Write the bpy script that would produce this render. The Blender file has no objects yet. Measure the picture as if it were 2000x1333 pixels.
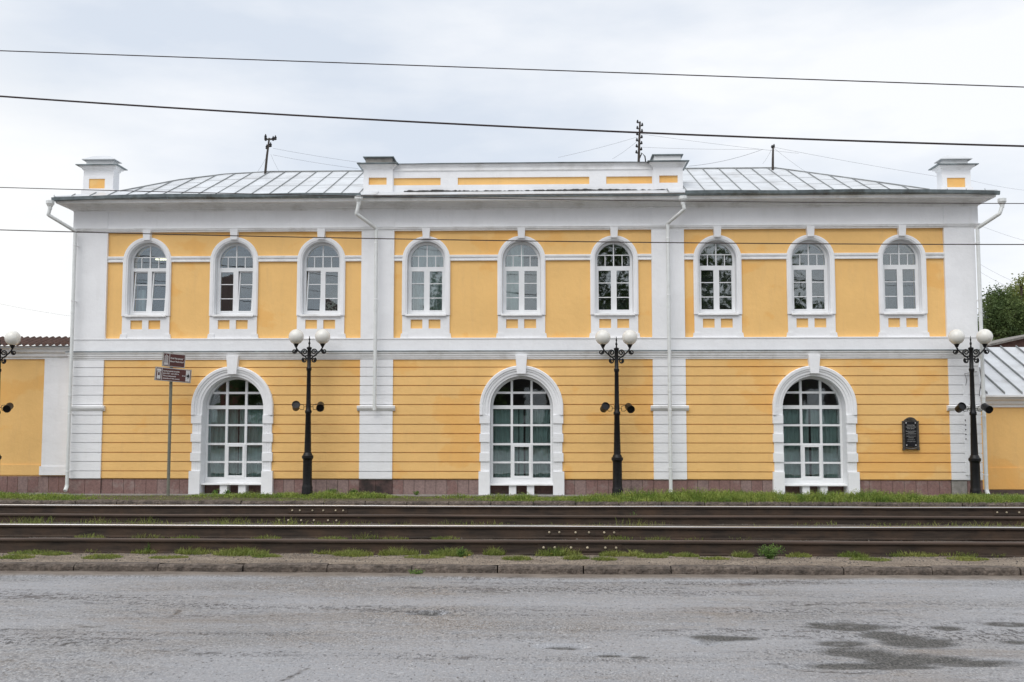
import bpy, math, random
import numpy as np
from mathutils import Vector, Matrix, Euler
from mathutils.geometry import tessellate_polygon
random.seed(7); RNG = np.random.default_rng(11)
S = bpy.context.scene; COL = S.collection
PI = math.pi; R = math.radians

# ------------------------------------------------------------------ camera
PITCH, YAW, EYE = R(4.37), R(1.8), 1.5
cd = bpy.data.cameras.new('camera'); cam = bpy.data.objects.new('camera', cd); COL.objects.link(cam)
cam.location = (0, 0, EYE); cam.rotation_euler = Euler((PI/2+PITCH, 0, YAW))
cd.lens = 36.0; cd.sensor_width = 36.0; cd.clip_end = 2500; cd.clip_start = 0.1
S.camera = cam
CM = cam.rotation_euler.to_matrix()
def P(px, py, Y):
    """point on the plane y=Y that a 2000x1333 picture position looks at"""
    d = CM @ Vector(((px-1000)/2000.0, (666.5-py)/2000.0, -1))
    t = Y/d.y
    return Vector((d.x*t, Y, EYE+d.z*t))

# ------------------------------------------------------------------ world, sun, exposure
SUN_EL, SUN_AZ = R(52), R(205)
w = bpy.data.worlds.new('World'); S.world = w; w.use_nodes = True
nt = w.node_tree; N = nt.nodes; L = nt.links; N.clear()
wo = N.new('ShaderNodeOutputWorld'); bg = N.new('ShaderNodeBackground')
sky = N.new('ShaderNodeTexSky'); sky.sky_type = 'NISHITA'; sky.sun_disc = False
sky.sun_elevation = SUN_EL; sky.sun_rotation = SUN_AZ
sk = N.new('ShaderNodeVectorMath'); sk.operation = 'SCALE'; sk.inputs['Scale'].default_value = 0.10
L.new(sky.outputs[0], sk.inputs[0])
tc = N.new('ShaderNodeTexCoord'); mp = N.new('ShaderNodeMapping'); mp.inputs['Scale'].default_value = (1.6, 1.6, 5.0)
mp.inputs['Location'].default_value = (0.3, 0.1, 0.4)
L.new(tc.outputs['Generated'], mp.inputs[0])
n1 = N.new('ShaderNodeTexNoise'); n1.inputs['Scale'].default_value = 1.7; n1.inputs['Detail'].default_value = 7; n1.inputs['Roughness'].default_value = .52
L.new(mp.outputs[0], n1.inputs['Vector'])
cr = N.new('ShaderNodeValToRGB'); L.new(n1.outputs[0], cr.inputs[0])
cr.color_ramp.elements[0].position = .36; cr.color_ramp.elements[0].color = (.65, .71, .80, 1)
cr.color_ramp.elements[1].position = .62; cr.color_ramp.elements[1].color = (.90, .915, .94, 1)
# the thin place in the cloud low on the left
dt = N.new('ShaderNodeVectorMath'); dt.operation = 'DOT_PRODUCT'
v = Vector((-.62, .80, .06)).normalized(); dt.inputs[1].default_value = v
L.new(tc.outputs['Generated'], dt.inputs[0])
mr = N.new('ShaderNodeMapRange'); mr.interpolation_type = 'SMOOTHSTEP'
mr.inputs['From Min'].default_value = .93; mr.inputs['From Max'].default_value = 1.0
mr.inputs['To Min'].default_value = 0; mr.inputs['To Max'].default_value = .85
L.new(dt.outputs['Value'], mr.inputs['Value'])
m1 = N.new('ShaderNodeMix'); m1.data_type = 'RGBA'; L.new(mr.outputs[0], m1.inputs[0]); L.new(cr.outputs[0], m1.inputs[6])
m1.inputs[7].default_value = (1.0, .99, .96, 1)
m2 = N.new('ShaderNodeMix'); m2.data_type = 'RGBA'; m2.inputs[0].default_value = .94
L.new(sk.outputs[0], m2.inputs[6]); L.new(m1.outputs[2], m2.inputs[7])
L.new(m2.outputs[2], bg.inputs['Color']); bg.inputs['Strength'].default_value = 1.0
L.new(bg.outputs[0], wo.inputs[0])
sd = bpy.data.lights.new('sun', 'SUN'); sd.energy = 1.5; sd.angle = R(45); sd.color = (1, .97, .93)
sun = bpy.data.objects.new('sun', sd); COL.objects.link(sun)
sdir = Vector((math.sin(SUN_AZ)*math.cos(SUN_EL), math.cos(SUN_AZ)*math.cos(SUN_EL), math.sin(SUN_EL)))
sun.rotation_euler = sdir.to_track_quat('Z', 'Y').to_euler()
S.view_settings.view_transform = 'Standard'; S.view_settings.look = 'None'
S.view_settings.gamma = 1; S.view_settings.exposure = 0.18; S.view_settings.use_curve_mapping = False

# ------------------------------------------------------------------ materials
def nmat(name):
    m = bpy.data.materials.new(name); m.use_nodes = True
    b = m.node_tree.nodes['Principled BSDF']
    return m, m.node_tree, b
def noise(t, scale, detail=4, rough=.55, stretch=None, src=None):
    n = t.nodes.new('ShaderNodeTexNoise'); n.inputs['Scale'].default_value = scale
    n.inputs['Detail'].default_value = detail; n.inputs['Roughness'].default_value = rough
    if src is None:
        g = t.nodes.new('ShaderNodeNewGeometry'); src = g.outputs['Position']
    if stretch:
        mp = t.nodes.new('ShaderNodeMapping'); mp.inputs['Scale'].default_value = stretch
        t.links.new(src, mp.inputs[0]); src = mp.outputs[0]
    t.links.new(src, n.inputs['Vector'])
    return n.outputs[0]
def ramp(t, src, stops):
    c = t.nodes.new('ShaderNodeValToRGB'); t.links.new(src, c.inputs[0])
    e = c.color_ramp.elements
    while len(e) < len(stops): e.new(.5)
    for k, (p, col) in enumerate(stops):
        e[k].position = p; e[k].color = (col, col, col, 1) if not hasattr(col, '__len__') else (*col[:3], 1)
    return c.outputs[0]
def mix(t, f, a, b, mode='MIX'):
    m = t.nodes.new('ShaderNodeMix'); m.data_type = 'RGBA'; m.blend_type = mode
    for sock, val in ((m.inputs[0], f), (m.inputs[6], a), (m.inputs[7], b)):
        if hasattr(val, 'links') or hasattr(val, 'is_linked'): t.links.new(val, sock)
        elif hasattr(val, '__len__'): sock.default_value = (*val[:3], 1)
        else: sock.default_value = val
    return m.outputs[2]
def bump(t, b, src, strength=.3, dist=.01, prev=None):
    n = t.nodes.new('ShaderNodeBump'); n.inputs['Strength'].default_value = strength; n.inputs['Distance'].default_value = dist
    t.links.new(src, n.inputs['Height'])
    if prev: t.links.new(prev, n.inputs['Normal'])
    t.links.new(n.outputs[0], b.inputs['Normal']); return n.outputs[0]
def simple(name, col, rough=.6, metal=0, var=.12, scale=6, bumps=.15, bscale=60, bdist=.004, dirt=None, dirt_at=(.55, .8), spec=.5, dscale=2.0, stretch=None):
    m, t, b = nmat(name)
    a = tuple(c*(1-var) for c in col); d = tuple(min(1, c*(1+var)) for c in col)
    c = ramp(t, noise(t, scale, 5, stretch=stretch), [(.3, a), (.7, d)])
    if dirt:
        f = ramp(t, noise(t, dscale, 8, .65), [(dirt_at[0], 0), (dirt_at[1], 1)])
        c = mix(t, f, c, dirt)
    t.links.new(c, b.inputs['Base Color'])
    b.inputs['Roughness'].default_value = rough; b.inputs['Metallic'].default_value = metal
    b.inputs['Specular IOR Level'].default_value = spec
    if bumps: bump(t, b, noise(t, bscale, 5), bumps, bdist)
    return m
def plaster(name, col, blotch, dirtcol, dirt_amt=.35, streak=.5):
    m, t, b = nmat(name)
    c = ramp(t, noise(t, 1.3, 6, .6), [(.3, tuple(x*.95 for x in col)), (.7, tuple(min(1, x*1.05) for x in col))])
    f = ramp(t, noise(t, .75, 6, .55, (1, 1, 1.4)), [(.55, 0), (.585, .55), (.70, .8)])
    c = mix(t, f, c, blotch)
    f2 = ramp(t, noise(t, 3.0, 9, .7, (2.2, 1, .35)), [(.52, 0), (.85, dirt_amt)])
    c = mix(t, f2, c, dirtcol)
    f3 = ramp(t, noise(t, 22, 5, .7), [(.62, 0), (.8, dirt_amt*.6)])
    c = mix(t, f3, c, dirtcol)
    t.links.new(c, b.inputs['Base Color']); b.inputs['Roughness'].default_value = .82
    b.inputs['Specular IOR Level'].default_value = .25
    p = bump(t, b, noise(t, 9, 4, .6), .35, .02)
    bump(t, b, noise(t, 70, 5, .6), .35, .004, p)
    return m
M = {}
M['yellow'] = plaster('yellow_plaster', (.88, .55, .21), (.86, .47, .14), (.66, .42, .20), .40)
M['white'] = plaster('white_plaster', (.86, .865, .88), (.83, .835, .85), (.60, .59, .57), .26)
M['whitetrim'] = simple('white_painted_trim', (.86, .865, .87), .7, var=.05, scale=5, dirt=(.42, .40, .36), dirt_at=(.5, .95), bumps=.3, bscale=40)
M['pvc'] = simple('white_window_frame', (.80, .81, .82), .35, var=.03, bumps=0)
M['pipe'] = simple('pale_painted_pipe', (.72, .74, .73), .42, var=.06, scale=9, dirt=(.5, .48, .43), dirt_at=(.6, .9))
M['flash'] = simple('grey_zinc_flashing', (.19, .225, .235), .45, .5, var=.3, scale=7, dirt=(.06, .06, .055), dirt_at=(.5, .75))
M['tar'] = simple('black_tar_edge', (.035, .034, .033), .9, var=.5, scale=14, bumps=.9, bscale=26, bdist=.03)
M['roofmetal'] = simple('galvanised_roof_sheet', (.66, .68, .70), .42, .15, var=.12, scale=1.6, dirt=(.40, .38, .36), dirt_at=(.55, .85), bumps=.25, bscale=5, bdist=.02, stretch=(1, 1, 4))
M['seam'] = simple('roof_seam', (.27, .28, .28), .55, .4, var=.2)
M['granite'] = simple('red_granite_slab', (.215, .125, .112), .7, var=.22, scale=30, dirt=(.34, .29, .27), dirt_at=(.52, .85), bumps=.3, bscale=80, dscale=5)
M['granite2'] = simple('grey_red_granite_slab', (.26, .18, .165), .72, var=.2, scale=30, dirt=(.12, .08, .075), dirt_at=(.52, .8), bumps=.3, bscale=80, dscale=4)
M['soot'] = simple('stained_granite_slab', (.10, .055, .050), .6, var=.4, scale=8, dirt=(.02, .013, .012), dirt_at=(.42, .6), bumps=.3, bscale=80, dscale=3)
M['mortar'] = simple('dark_mortar', (.10, .075, .065), .95, var=.3)
M['concrete'] = simple('rough_concrete', (.27, .255, .235), .92, var=.22, scale=9, dirt=(.12, .11, .09), bumps=.6, bscale=30, bdist=.01)
M['kerb'] = simple('weathered_kerb_stone', (.15, .12, .098), .85, var=.45, scale=26, dirt=(.045, .036, .030), dirt_at=(.42, .7), bumps=1.0, bscale=22, bdist=.035, dscale=6)
M['iron'] = simple('black_cast_iron', (.007, .007, .008), .42, 0, var=.3, scale=12, bumps=.2, bscale=30, dirt=(.03, .026, .022), dirt_at=(.6, .95), spec=.35)
M['rust'] = simple('rusty_rail_side', (.042, .029, .021), .85, .0, var=.5, scale=9, dirt=(.085, .050, .030), dirt_at=(.44, .75), bumps=.6, bscale=45, bdist=.006, stretch=(.3, 1, 3))
M['shiny'] = simple('polished_rail_head', (.62, .60, .58), .32, .95, var=.12, scale=3, bumps=0, stretch=(.2, 8, 8))
M['dull'] = simple('dull_rail_head', (.085, .058, .045), .6, .2, var=.35, scale=5, bumps=.2, stretch=(.2, 4, 4))
M['bolt'] = simple('zinc_bolt', (.50, .43, .31), .5, .2, var=.3, bumps=0)
M['wire'] = simple('dark_cable', (.03, .018, .018), .7, 0, var=.1, bumps=0)
M['wirethin'] = simple('grey_thin_wire', (.16, .16, .17), .7, 0, var=.1, bumps=0)
M['blind'] = simple('pale_green_curtain', (.56, .66, .64), .85, var=.1, scale=3, bumps=0)
M['blinddark'] = simple('grey_vertical_blind', (.09, .09, .095), .85, var=.15, scale=3, bumps=0)
M['curtain'] = simple('pale_net_curtain', (.60, .66, .68), .85, var=.1, scale=3, bumps=0)
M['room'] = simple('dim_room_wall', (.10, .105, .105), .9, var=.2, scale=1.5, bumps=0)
M['brown'] = simple('brown_sign_face', (.085, .022, .018), .45, var=.1, bumps=0)
M['signwhite'] = simple('white_sign_print', (.62, .61, .60), .5, var=.05, bumps=0)
M['signedge'] = simple('grey_sign_edge', (.30, .29, .25), .5, .3, var=.15)
M['postpaint'] = simple('grey_green_post', (.19, .19, .155), .5, .2, var=.15, scale=14)
M['black'] = simple('black_plaque_stone', (.008, .008, .010), .22, var=.1, bumps=0)
M['bronze'] = simple('aged_bronze', (.10, .092, .082), .5, .6, var=.4, scale=30, bumps=.6, bscale=60)
M['engrave'] = simple('grey_lettering', (.32, .32, .31), .6, var=.05, bumps=0)
M['slate'] = simple('red_brown_corrugated_sheet', (.085, .045, .035), .85, var=.35, scale=12, dirt=(.16, .13, .11))
M['bark'] = simple('brown_bark', (.08, .06, .045), .95, var=.3, scale=12, bumps=.9, bscale=18, bdist=.02)
M['brick'] = simple('red_brick_wall', (.22, .085, .06), .85, var=.2, scale=6)
M['wood'] = simple('dark_weathered_wood', (.055, .045, .038), .9, var=.3, scale=20)
M['petal'] = simple('white_flower', (.75, .75, .68), .8, var=.1, bumps=0)
M['yleaf'] = simple('yellow_fallen_leaf', (.45, .32, .08), .8, var=.2, bumps=0)
M['lampglow'] = simple('ceiling_lamp_shade', (.8, .75, .6), .5, bumps=0)
lt = M['lampglow'].node_tree.nodes['Principled BSDF']; lt.inputs['Emission Color'].default_value = (1, .9, .65, 1); lt.inputs['Emission Strength'].default_value = 2.0
def globe_mat():
    m, t, b = nmat('opal_glass_globe'); b.inputs['Base Color'].default_value = (.80, .785, .735, 1)
    b.inputs['Roughness'].default_value = .22; b.inputs['Subsurface Weight'].default_value = .25
    b.inputs['Subsurface Radius'].default_value = (.05, .05, .045); return m
M['globe'] = globe_mat()
def glass_mat():
    m = bpy.data.materials.new('window_glass'); m.use_nodes = True; t = m.node_tree; t.nodes.clear()
    o = t.nodes.new('ShaderNodeOutputMaterial'); mx = t.nodes.new('ShaderNodeMixShader')
    tr = t.nodes.new('ShaderNodeBsdfTransparent'); gl = t.nodes.new('ShaderNodeBsdfGlossy')
    tr.inputs[0].default_value = (.88, .94, .93, 1); gl.inputs['Roughness'].default_value = .015; gl.inputs['Color'].default_value = (.95, .97, 1, 1)
    fr = t.nodes.new('ShaderNodeFresnel'); fr.inputs[0].default_value = 1.5
    ad = t.nodes.new('ShaderNodeMath'); ad.operation = 'ADD'; ad.inputs[1].default_value = .10
    nb = t.nodes.new('ShaderNodeBump'); nb.inputs['Strength'].default_value = .12; nb.inputs['Distance'].default_value = .01
    t.links.new(noise(t, 2.2, 2, .5), nb.inputs['Height']); t.links.new(nb.outputs[0], gl.inputs['Normal'])
    t.links.new(fr.outputs[0], ad.inputs[0]); t.links.new(ad.outputs[0], mx.inputs[0])
    t.links.new(tr.outputs[0], mx.inputs[1]); t.links.new(gl.outputs[0], mx.inputs[2]); t.links.new(mx.outputs[0], o.inputs[0])
    return m
M['glass'] = glass_mat()
def foliage(name, dark, light, scale=9, rough=.6):
    m, t, b = nmat(name)
    c = ramp(t, noise(t, scale, 3, .6), [(.30, dark), (.70, light)])
    c2 = ramp(t, noise(t, scale*12, 2, .6), [(.3, (.65, .65, .65)), (.7, (1.3, 1.3, 1.2))])
    c = mix(t, 1.0, c, c2, 'MULTIPLY')
    t.links.new(c, b.inputs['Base Color']); b.inputs['Roughness'].default_value = rough
    b.inputs['Specular IOR Level'].default_value = .3
    # light through the leaf
    o = t.nodes['Material Output']; tl = t.nodes.new('ShaderNodeBsdfTranslucent'); mx = t.nodes.new('ShaderNodeMixShader'); mx.inputs[0].default_value = .3
    t.links.new(c, tl.inputs[0]); t.links.new(b.outputs[0], mx.inputs[1]); t.links.new(tl.outputs[0], mx.inputs[2]); t.links.new(mx.outputs[0], o.inputs[0])
    return m
M['grass'] = foliage('verge_grass', (.09, .18, .028), (.38, .44, .11), 4)
M['grass2'] = foliage('track_grass', (.14, .20, .04), (.32, .33, .10), 2.5)
M['weed'] = foliage('dark_weed_leaf', (.05, .11, .025), (.18, .29, .06), 14)
M['leafdark'] = foliage('dark_tree_leaf', (.04, .08, .03), (.16, .21, .07), 1.1)
M['leaflight'] = foliage('light_tree_leaf', (.09, .125, .04), (.30, .33, .10), 1.0)
def earth(name, a, bcol, c3, wet=.0):
    m, t, b = nmat(name)
    c = ramp(t, noise(t, 3.5, 8, .7, (.5, 1, 1)), [(.35, a), (.65, bcol)])
    c = mix(t, ramp(t, noise(t, 50, 4, .8, (1, .5, 1)), [(.47, 0), (.62, .85)]), c, c3)
    t.links.new(c, b.inputs['Base Color']); b.inputs['Roughness'].default_value = .9
    b.inputs['Specular IOR Level'].default_value = .25
    p = bump(t, b, noise(t, 25, 6, .7), .8, .03)
    bump(t, b, noise(t, 160, 4, .7), .8, .006, p); return m
M['dirt'] = earth('damp_dirt', (.22, .175, .135), (.40, .33, .26), (.07, .055, .045))
M['bed'] = earth('dark_track_bed', (.075, .060, .047), (.15, .125, .10), (.03, .025, .02))
M['soil'] = earth('verge_soil', (.10, .10, .05), (.17, .14, .09), (.05, .06, .03))
M['pave'] = simple('worn_pavement', (.25, .24, .22), .8, var=.2, scale=6, dirt=(.12, .11, .09), bumps=.5, bscale=50)
M['stone'] = simple('ballast_stone', (.13, .115, .10), .9, var=.4, scale=20)
def road_mat():
    m, t, b = nmat('wet_worn_asphalt')
    g = t.nodes.new('ShaderNodeNewGeometry'); pos = g.outputs['Position']
    agg = noise(t, 60, 4, .75, (1, .55, 1), pos); agg2 = noise(t, 26, 5, .8, (.9, .45, 1), pos)
    med = noise(t, 6, 8, .72, (.5, 1.2, 1), pos)
    big = noise(t, .62, 5, .6, (.45, 1.5, 1), pos)
    rows = noise(t, .8, 5, .62, (.22, 2.0, 1), pos)
    def fac(n):
        a = t.nodes.new('ShaderNodeAttribute'); a.attribute_name = n; return a.outputs['Fac']
    def mul(a, c_):
        q = t.nodes.new('ShaderNodeMath'); q.operation = 'MULTIPLY'; t.links.new(a, q.inputs[0])
        if isinstance(c_, float): q.inputs[1].default_value = c_
        else: t.links.new(c_, q.inputs[1])
        return q.outputs[0]
    def add(a, c_):
        q = t.nodes.new('ShaderNodeMath'); q.operation = 'ADD'; q.use_clamp = True; t.links.new(a, q.inputs[0]); t.links.new(c_, q.inputs[1]); return q.outputs[0]
    worn = ramp(t, rows, [(.50, .06), (.60, 1)])
    pits = mul(ramp(t, agg2, [(.50, 0), (.56, 1)]), worn)
    c = ramp(t, agg, [(.36, (.085, .085, .09)), (.50, (.235, .235, .245)), (.63, (.43, .43, .43))])
    c = mix(t, ramp(t, big, [(.40, 0), (.60, .6)]), c, (.36, .365, .385))  # broad paler areas: wet glints mixed into the base colour
    spk = noise(t, 38, 2, .6, (1, .6, 1), pos)
    c = mix(t, ramp(t, spk, [(.62, 0), (.68, .85)]), c, (.04, .036, .034))
    c = mix(t, ramp(t, noise(t, 31, 2, .6, (1, .6, 1.3), pos), [(.64, 0), (.70, .7)]), c, (.52, .52, .52))
    c = mix(t, mul(pits, .85), c, (.045, .040, .038))
    c = mix(t, mul(ramp(t, med, [(.54, 0), (.62, .9)]), worn), c, (.075, .062, .056))
    c = mix(t, fac('crack'), c, (.03, .026, .024))
    brn = ramp(t, noise(t, 1.1, 6, .65, (.35, 1.3, 1), pos), [(.58, 0), (.74, .5)])
    c = mix(t, brn, c, (.19, .145, .11))
    pf = mul(fac('patch'), ramp(t, agg2, [(.30, .7), (.42, 1)]))
    c = mix(t, pf, c, mix(t, ramp(t, agg, [(.42, 0), (.60, 1)]), (.030, .029, .027), (.135, .128, .118)))
    c = mix(t, fac('gutter'), c, mix(t, ramp(t, med, [(.35, 0), (.65, 1)]), (.115, .09, .07), (.24, .20, .165)))
    t.links.new(c, b.inputs['Base Color'])
    r1 = ramp(t, big, [(.36, .26), (.60, .44)])
    r2 = mix(t, add(pits, ramp(t, med, [(.5, 0), (.68, 1)])), r1, (.7, .7, .7))
    r3 = mix(t, pf, r2, (.85, .85, .85)); r3 = mix(t, fac('gutter'), r3, (.75, .75, .75))
    t.links.new(r3, b.inputs['Roughness']); b.inputs['Specular IOR Level'].default_value = .55
    p = bump(t, b, med, .22, .02); p = bump(t, b, agg2, .35, .008, p); bump(t, b, agg, .8, .006, p)
    return m
M['road'] = road_mat()

# ------------------------------------------------------------------ mesh helpers
class MB:
    def __init__(s): s.v = []; s.f = []; s.m = []; s.mi = 0
    def add(s, vs, fs):
        o = len(s.v); s.v += [tuple(p) for p in vs]; s.f += [tuple(i+o for i in f) for f in fs]; s.m += [s.mi]*len(fs); return s
    def box(s, x0, x1, y0, y1, z0, z1):
        return s.add([(x0,y0,z0),(x1,y0,z0),(x1,y1,z0),(x0,y1,z0),(x0,y0,z1),(x1,y0,z1),(x1,y1,z1),(x0,y1,z1)],
              [(0,3,2,1),(4,5,6,7),(0,1,5,4),(1,2,6,5),(2,3,7,6),(3,0,4,7)])
    def plate(s, outer, y0, y1, holes=()):
        """flat XZ outline with holes, extruded from y0 (front) to y1"""
        loops = [outer]+list(holes)
        flat = [p for l in loops for p in l]; n = len(flat)
        tris = tessellate_polygon([[Vector((x, z, 0)) for x, z in l] for l in loops])
        vs = [(x, y0, z) for x, z in flat]+[(x, y1, z) for x, z in flat]; fs = []
        for a, b, c in tris:
            A, B, Cc = flat[a], flat[b], flat[c]
            ar = (B[0]-A[0])*(Cc[1]-A[1])-(B[1]-A[1])*(Cc[0]-A[0])
            if ar < 0: b, c = c, b
            fs += [(a, b, c), (a+n, c+n, b+n)]
        o = 0
        for li, l in enumerate(loops):
            k = len(l); ar = sum(l[i][0]*l[(i+1) % k][1]-l[(i+1) % k][0]*l[i][1] for i in range(k))
            ccw = ar > 0
            if li > 0: ccw = not ccw
            for i in range(k):
                a, b = o+i, o+(i+1) % k
                fs.append((a, a+n, b+n, b) if ccw else (b, b+n, a+n, a))
            o += k
        return s.add(vs, fs)
    def tube(s, pts, rad, seg=8, caps=True):
        pts = [Vector(p) for p in pts]; n = len(pts)
        if not hasattr(rad, '__len__'): rad = [rad]*n
        vs = []; up = None
        for i, p in enumerate(pts):
            d = (pts[min(i+1, n-1)]-pts[max(i-1, 0)]).normalized()
            if up is None:
                up = d.orthogonal().normalized()
            up = (up-d*up.dot(d)).normalized(); sd = d.cross(up)
            for k in range(seg):
                a = 2*PI*k/seg; vs.append(p+(up*math.cos(a)+sd*math.sin(a))*rad[i])
        fs = [(i*seg+k, i*seg+(k+1) % seg, (i+1)*seg+(k+1) % seg, (i+1)*seg+k) for i in range(n-1) for k in range(seg)]
        if caps: fs += [tuple(reversed(range(seg))), tuple((n-1)*seg+k for k in range(seg))]
        return s.add(vs, fs)
    def lathe(s, prof, c=(0,0,0), seg=16, mat=None):
        """prof: (radius, height) list about z"""
        vs = []; n = len(prof)
        for r, z in prof:
            for k in range(seg):
                a = 2*PI*k/seg; p = Vector((r*math.cos(a), r*math.sin(a), z))
                if mat: p = mat @ p
                vs.append((p.x+c[0], p.y+c[1], p.z+c[2]))
        fs = [(i*seg+k, i*seg+(k+1) % seg, (i+1)*seg+(k+1) % seg, (i+1)*seg+k) for i in range(n-1) for k in range(seg)]
        fs += [tuple(reversed(range(seg))), tuple((n-1)*seg+k for k in range(seg))]
        return s.add(vs, fs)
    def rect_sweep(s, xl, xr, yf, yb, prof, cap_top=True, cap_bot=True, side=0):
        """moulding round a rectangular plan; prof (outward offset, z) from the bottom up"""
        vs = []; n = len(prof)
        for o, z in prof:
            q = o if o < .12 or not side else .12+(o-.12)*side
            vs += [(xl-q, yf-o, z), (xr+q, yf-o, z), (xr+q, yb+o, z), (xl-q, yb+o, z)]
        fs = [(i*4+k, i*4+(k+1) % 4, (i+1)*4+(k+1) % 4, (i+1)*4+k) for i in range(n-1) for k in range(4)]
        if cap_bot: fs.append((3, 2, 1, 0))
        if cap_top: fs.append(tuple((n-1)*4+k for k in range(4)))
        return s.add(vs, fs)
    def run(s, x0, x1, prof):
        """straight moulding along x; prof (y, z), closed outline, front at the smaller y, from the bottom up"""
        n = len(prof); vs = [(x0, y, z) for y, z in prof]+[(x1, y, z) for y, z in prof]
        fs = [(i, i+n, (i+1) % n+n, (i+1) % n) for i in range(n)]
        fs += [tuple(range(n)), tuple(reversed([i+n for i in range(n)]))]
        return s.add(vs, fs)
    def arch(s, cx, z0, zs, a, prof, n=20):
        """moulded band following a round arch with legs; prof (radial offset, y)"""
        vs = []; k = len(prof); ts = [None]+[PI-PI*i/n for i in range(n+1)]+['e']
        for t in ts:
            for o, y in prof:
                r = a+o
                if t is None: vs.append((cx-r, y, z0))
                elif t == 'e': vs.append((cx+r, y, z0))
                else: vs.append((cx+r*math.cos(t), y, zs+r*math.sin(t)))
        fs = [(i*k+j, (i+1)*k+j, (i+1)*k+j+1, i*k+j+1) for i in range(len(ts)-1) for j in range(k-1)]
        return s.add(vs, fs)
    def build(s, name, mats, parent=None, smooth=False, loc=None):
        me = bpy.data.meshes.new(name); me.from_pydata(s.v, [], s.f)
        if not isinstance(mats, (list, tuple)): mats = [mats]
        for m in mats: me.materials.append(m)
        if len(mats) > 1: me.polygons.foreach_set('material_index', s.m)
        if smooth:
            me.polygons.foreach_set('use_smooth', [True]*len(me.polygons))
        me.update()
        o = bpy.data.objects.new(name, me); COL.objects.link(o)
        if parent: o.parent = parent
        if loc: o.location = loc
        return o
def smooth_by_angle(o, deg=40):
    me = o.data; me.polygons.foreach_set('use_smooth', [True]*len(me.polygons))
    me.set_sharp_from_angle(angle=R(deg))
def tag(o, label=None, cat=None, group=None, kind=None):
    if label: o['label'] = label
    if cat: o['category'] = cat
    if group: o['group'] = group
    if kind: o['kind'] = kind
    return o
def empty(name, label=None, cat=None, group=None, loc=(0,0,0), kind=None):
    o = bpy.data.objects.new(name, None); COL.objects.link(o); o.location = loc; o.empty_display_size = .2
    return tag(o, label, cat, group, kind)
def copy_tree(o, parent=None):
    c = o.copy(); COL.objects.link(c)
    if parent: c.parent = parent
    for ch in o.children: copy_tree(ch, c)
    return c
def arch_pts(cx, z0, zs, a, n=20):
    return [(cx-a, z0)]+[(cx-a*math.cos(PI*i/n), zs+a*math.sin(PI*i/n)) for i in range(n+1)]+[(cx+a, z0)]
def bulk(name, verts, faces, mat, parent=None):
    me = bpy.data.meshes.new(name); me.from_pydata(verts, [], faces); me.materials.append(mat); me.update()
    o = bpy.data.objects.new(name, me); COL.objects.link(o)
    if parent: o.parent = parent
    return o
def lettering(name, body, size, mat, parent, loc, rot=(PI/2,0,0), extrude=.001, align='LEFT', maxw=None, bold=0):
    cu = bpy.data.curves.new(name, 'FONT'); cu.body = body; cu.size = size; cu.extrude = extrude; cu.align_x = align; cu.offset = bold
    cu.resolution_u = 2
    tmp = bpy.data.objects.new('tmp', cu); COL.objects.link(tmp)
    dg = bpy.context.evaluated_depsgraph_get(); me = bpy.data.meshes.new_from_object(tmp.evaluated_get(dg))
    bpy.data.objects.remove(tmp); me.name = name; me.materials.clear(); me.materials.append(mat)
    if maxw:
        xs = [v.co.x for v in me.vertices]; wd = max(xs)-min(xs)
        k = maxw/wd
        for v in me.vertices: v.co.x *= k
    o = bpy.data.objects.new(name, me); COL.objects.link(o); o.parent = parent; o.location = loc; o.rotation_euler = rot
    return o
# lattice noise for the ground sheets
LAT = RNG.random((256, 256))
def vnoise(x, y):
    xi = np.floor(x).astype(int); yi = np.floor(y).astype(int); fx = x-xi; fy = y-yi
    fx = fx*fx*(3-2*fx); fy = fy*fy*(3-2*fy)
    a = LAT[xi % 256, yi % 256]; b = LAT[(xi+1) % 256, yi % 256]; c = LAT[xi % 256, (yi+1) % 256]; d = LAT[(xi+1) % 256, (yi+1) % 256]
    return (a*(1-fx)+b*fx)*(1-fy)+(c*(1-fx)+d*fx)*fy-.5
def fbm(x, y, o=4):
    r = 0; k = 1
    for i in range(o): r = r+k*vnoise(x*2**i+17*i, y*2**i+31*i); k *= .5
    return r
def sheet(name, xs, ys, zf, mat, attrs=None):
    X, Y = np.meshgrid(xs, ys); Z = zf(X, Y); nx, ny = len(xs), len(ys)
    vs = np.stack([X.ravel(), Y.ravel(), Z.ravel()], 1)
    i = np.arange(nx-1)[None, :]+np.arange(ny-1)[:, None]*nx
    fs = np.stack([i, i+1, i+1+nx, i+nx], -1).reshape(-1, 4)
    me = bpy.data.meshes.new(name); me.from_pydata(vs.tolist(), [], fs.tolist()); me.materials.append(mat)
    me.polygons.foreach_set('use_smooth', [True]*len(me.polygons))
    for k, fn in (attrs or {}).items():
        a = me.attributes.new(k, 'FLOAT', 'POINT'); a.data.foreach_set('value', fn(X, Y).ravel().astype(np.float32))
    me.update(); o = bpy.data.objects.new(name, me); COL.objects.link(o); o['kind'] = 'structure'; return o

# ------------------------------------------------------------------ ground
YR = [18.0, 16.25, 14.65, 12.93]      # the four rails, far to near
Y_FK, Y_NK = 18.75, 11.78             # front faces of the far and the near kerb
Y0 = 20.7                             # facade plane
Z_ROAD = -.27
fine = np.arange(-12.6, 12.6, .055)
coarse = lambda f: np.concatenate([np.array([-60, -30, -18.]), f, np.array([18., 30, 60])])
MB().add([(-900,-900,-.33),(900,-900,-.33),(900,900,-.33),(-900,900,-.33)], [(0,1,2,3)]).build('ground', M['dirt'])['kind'] = 'structure'

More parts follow.
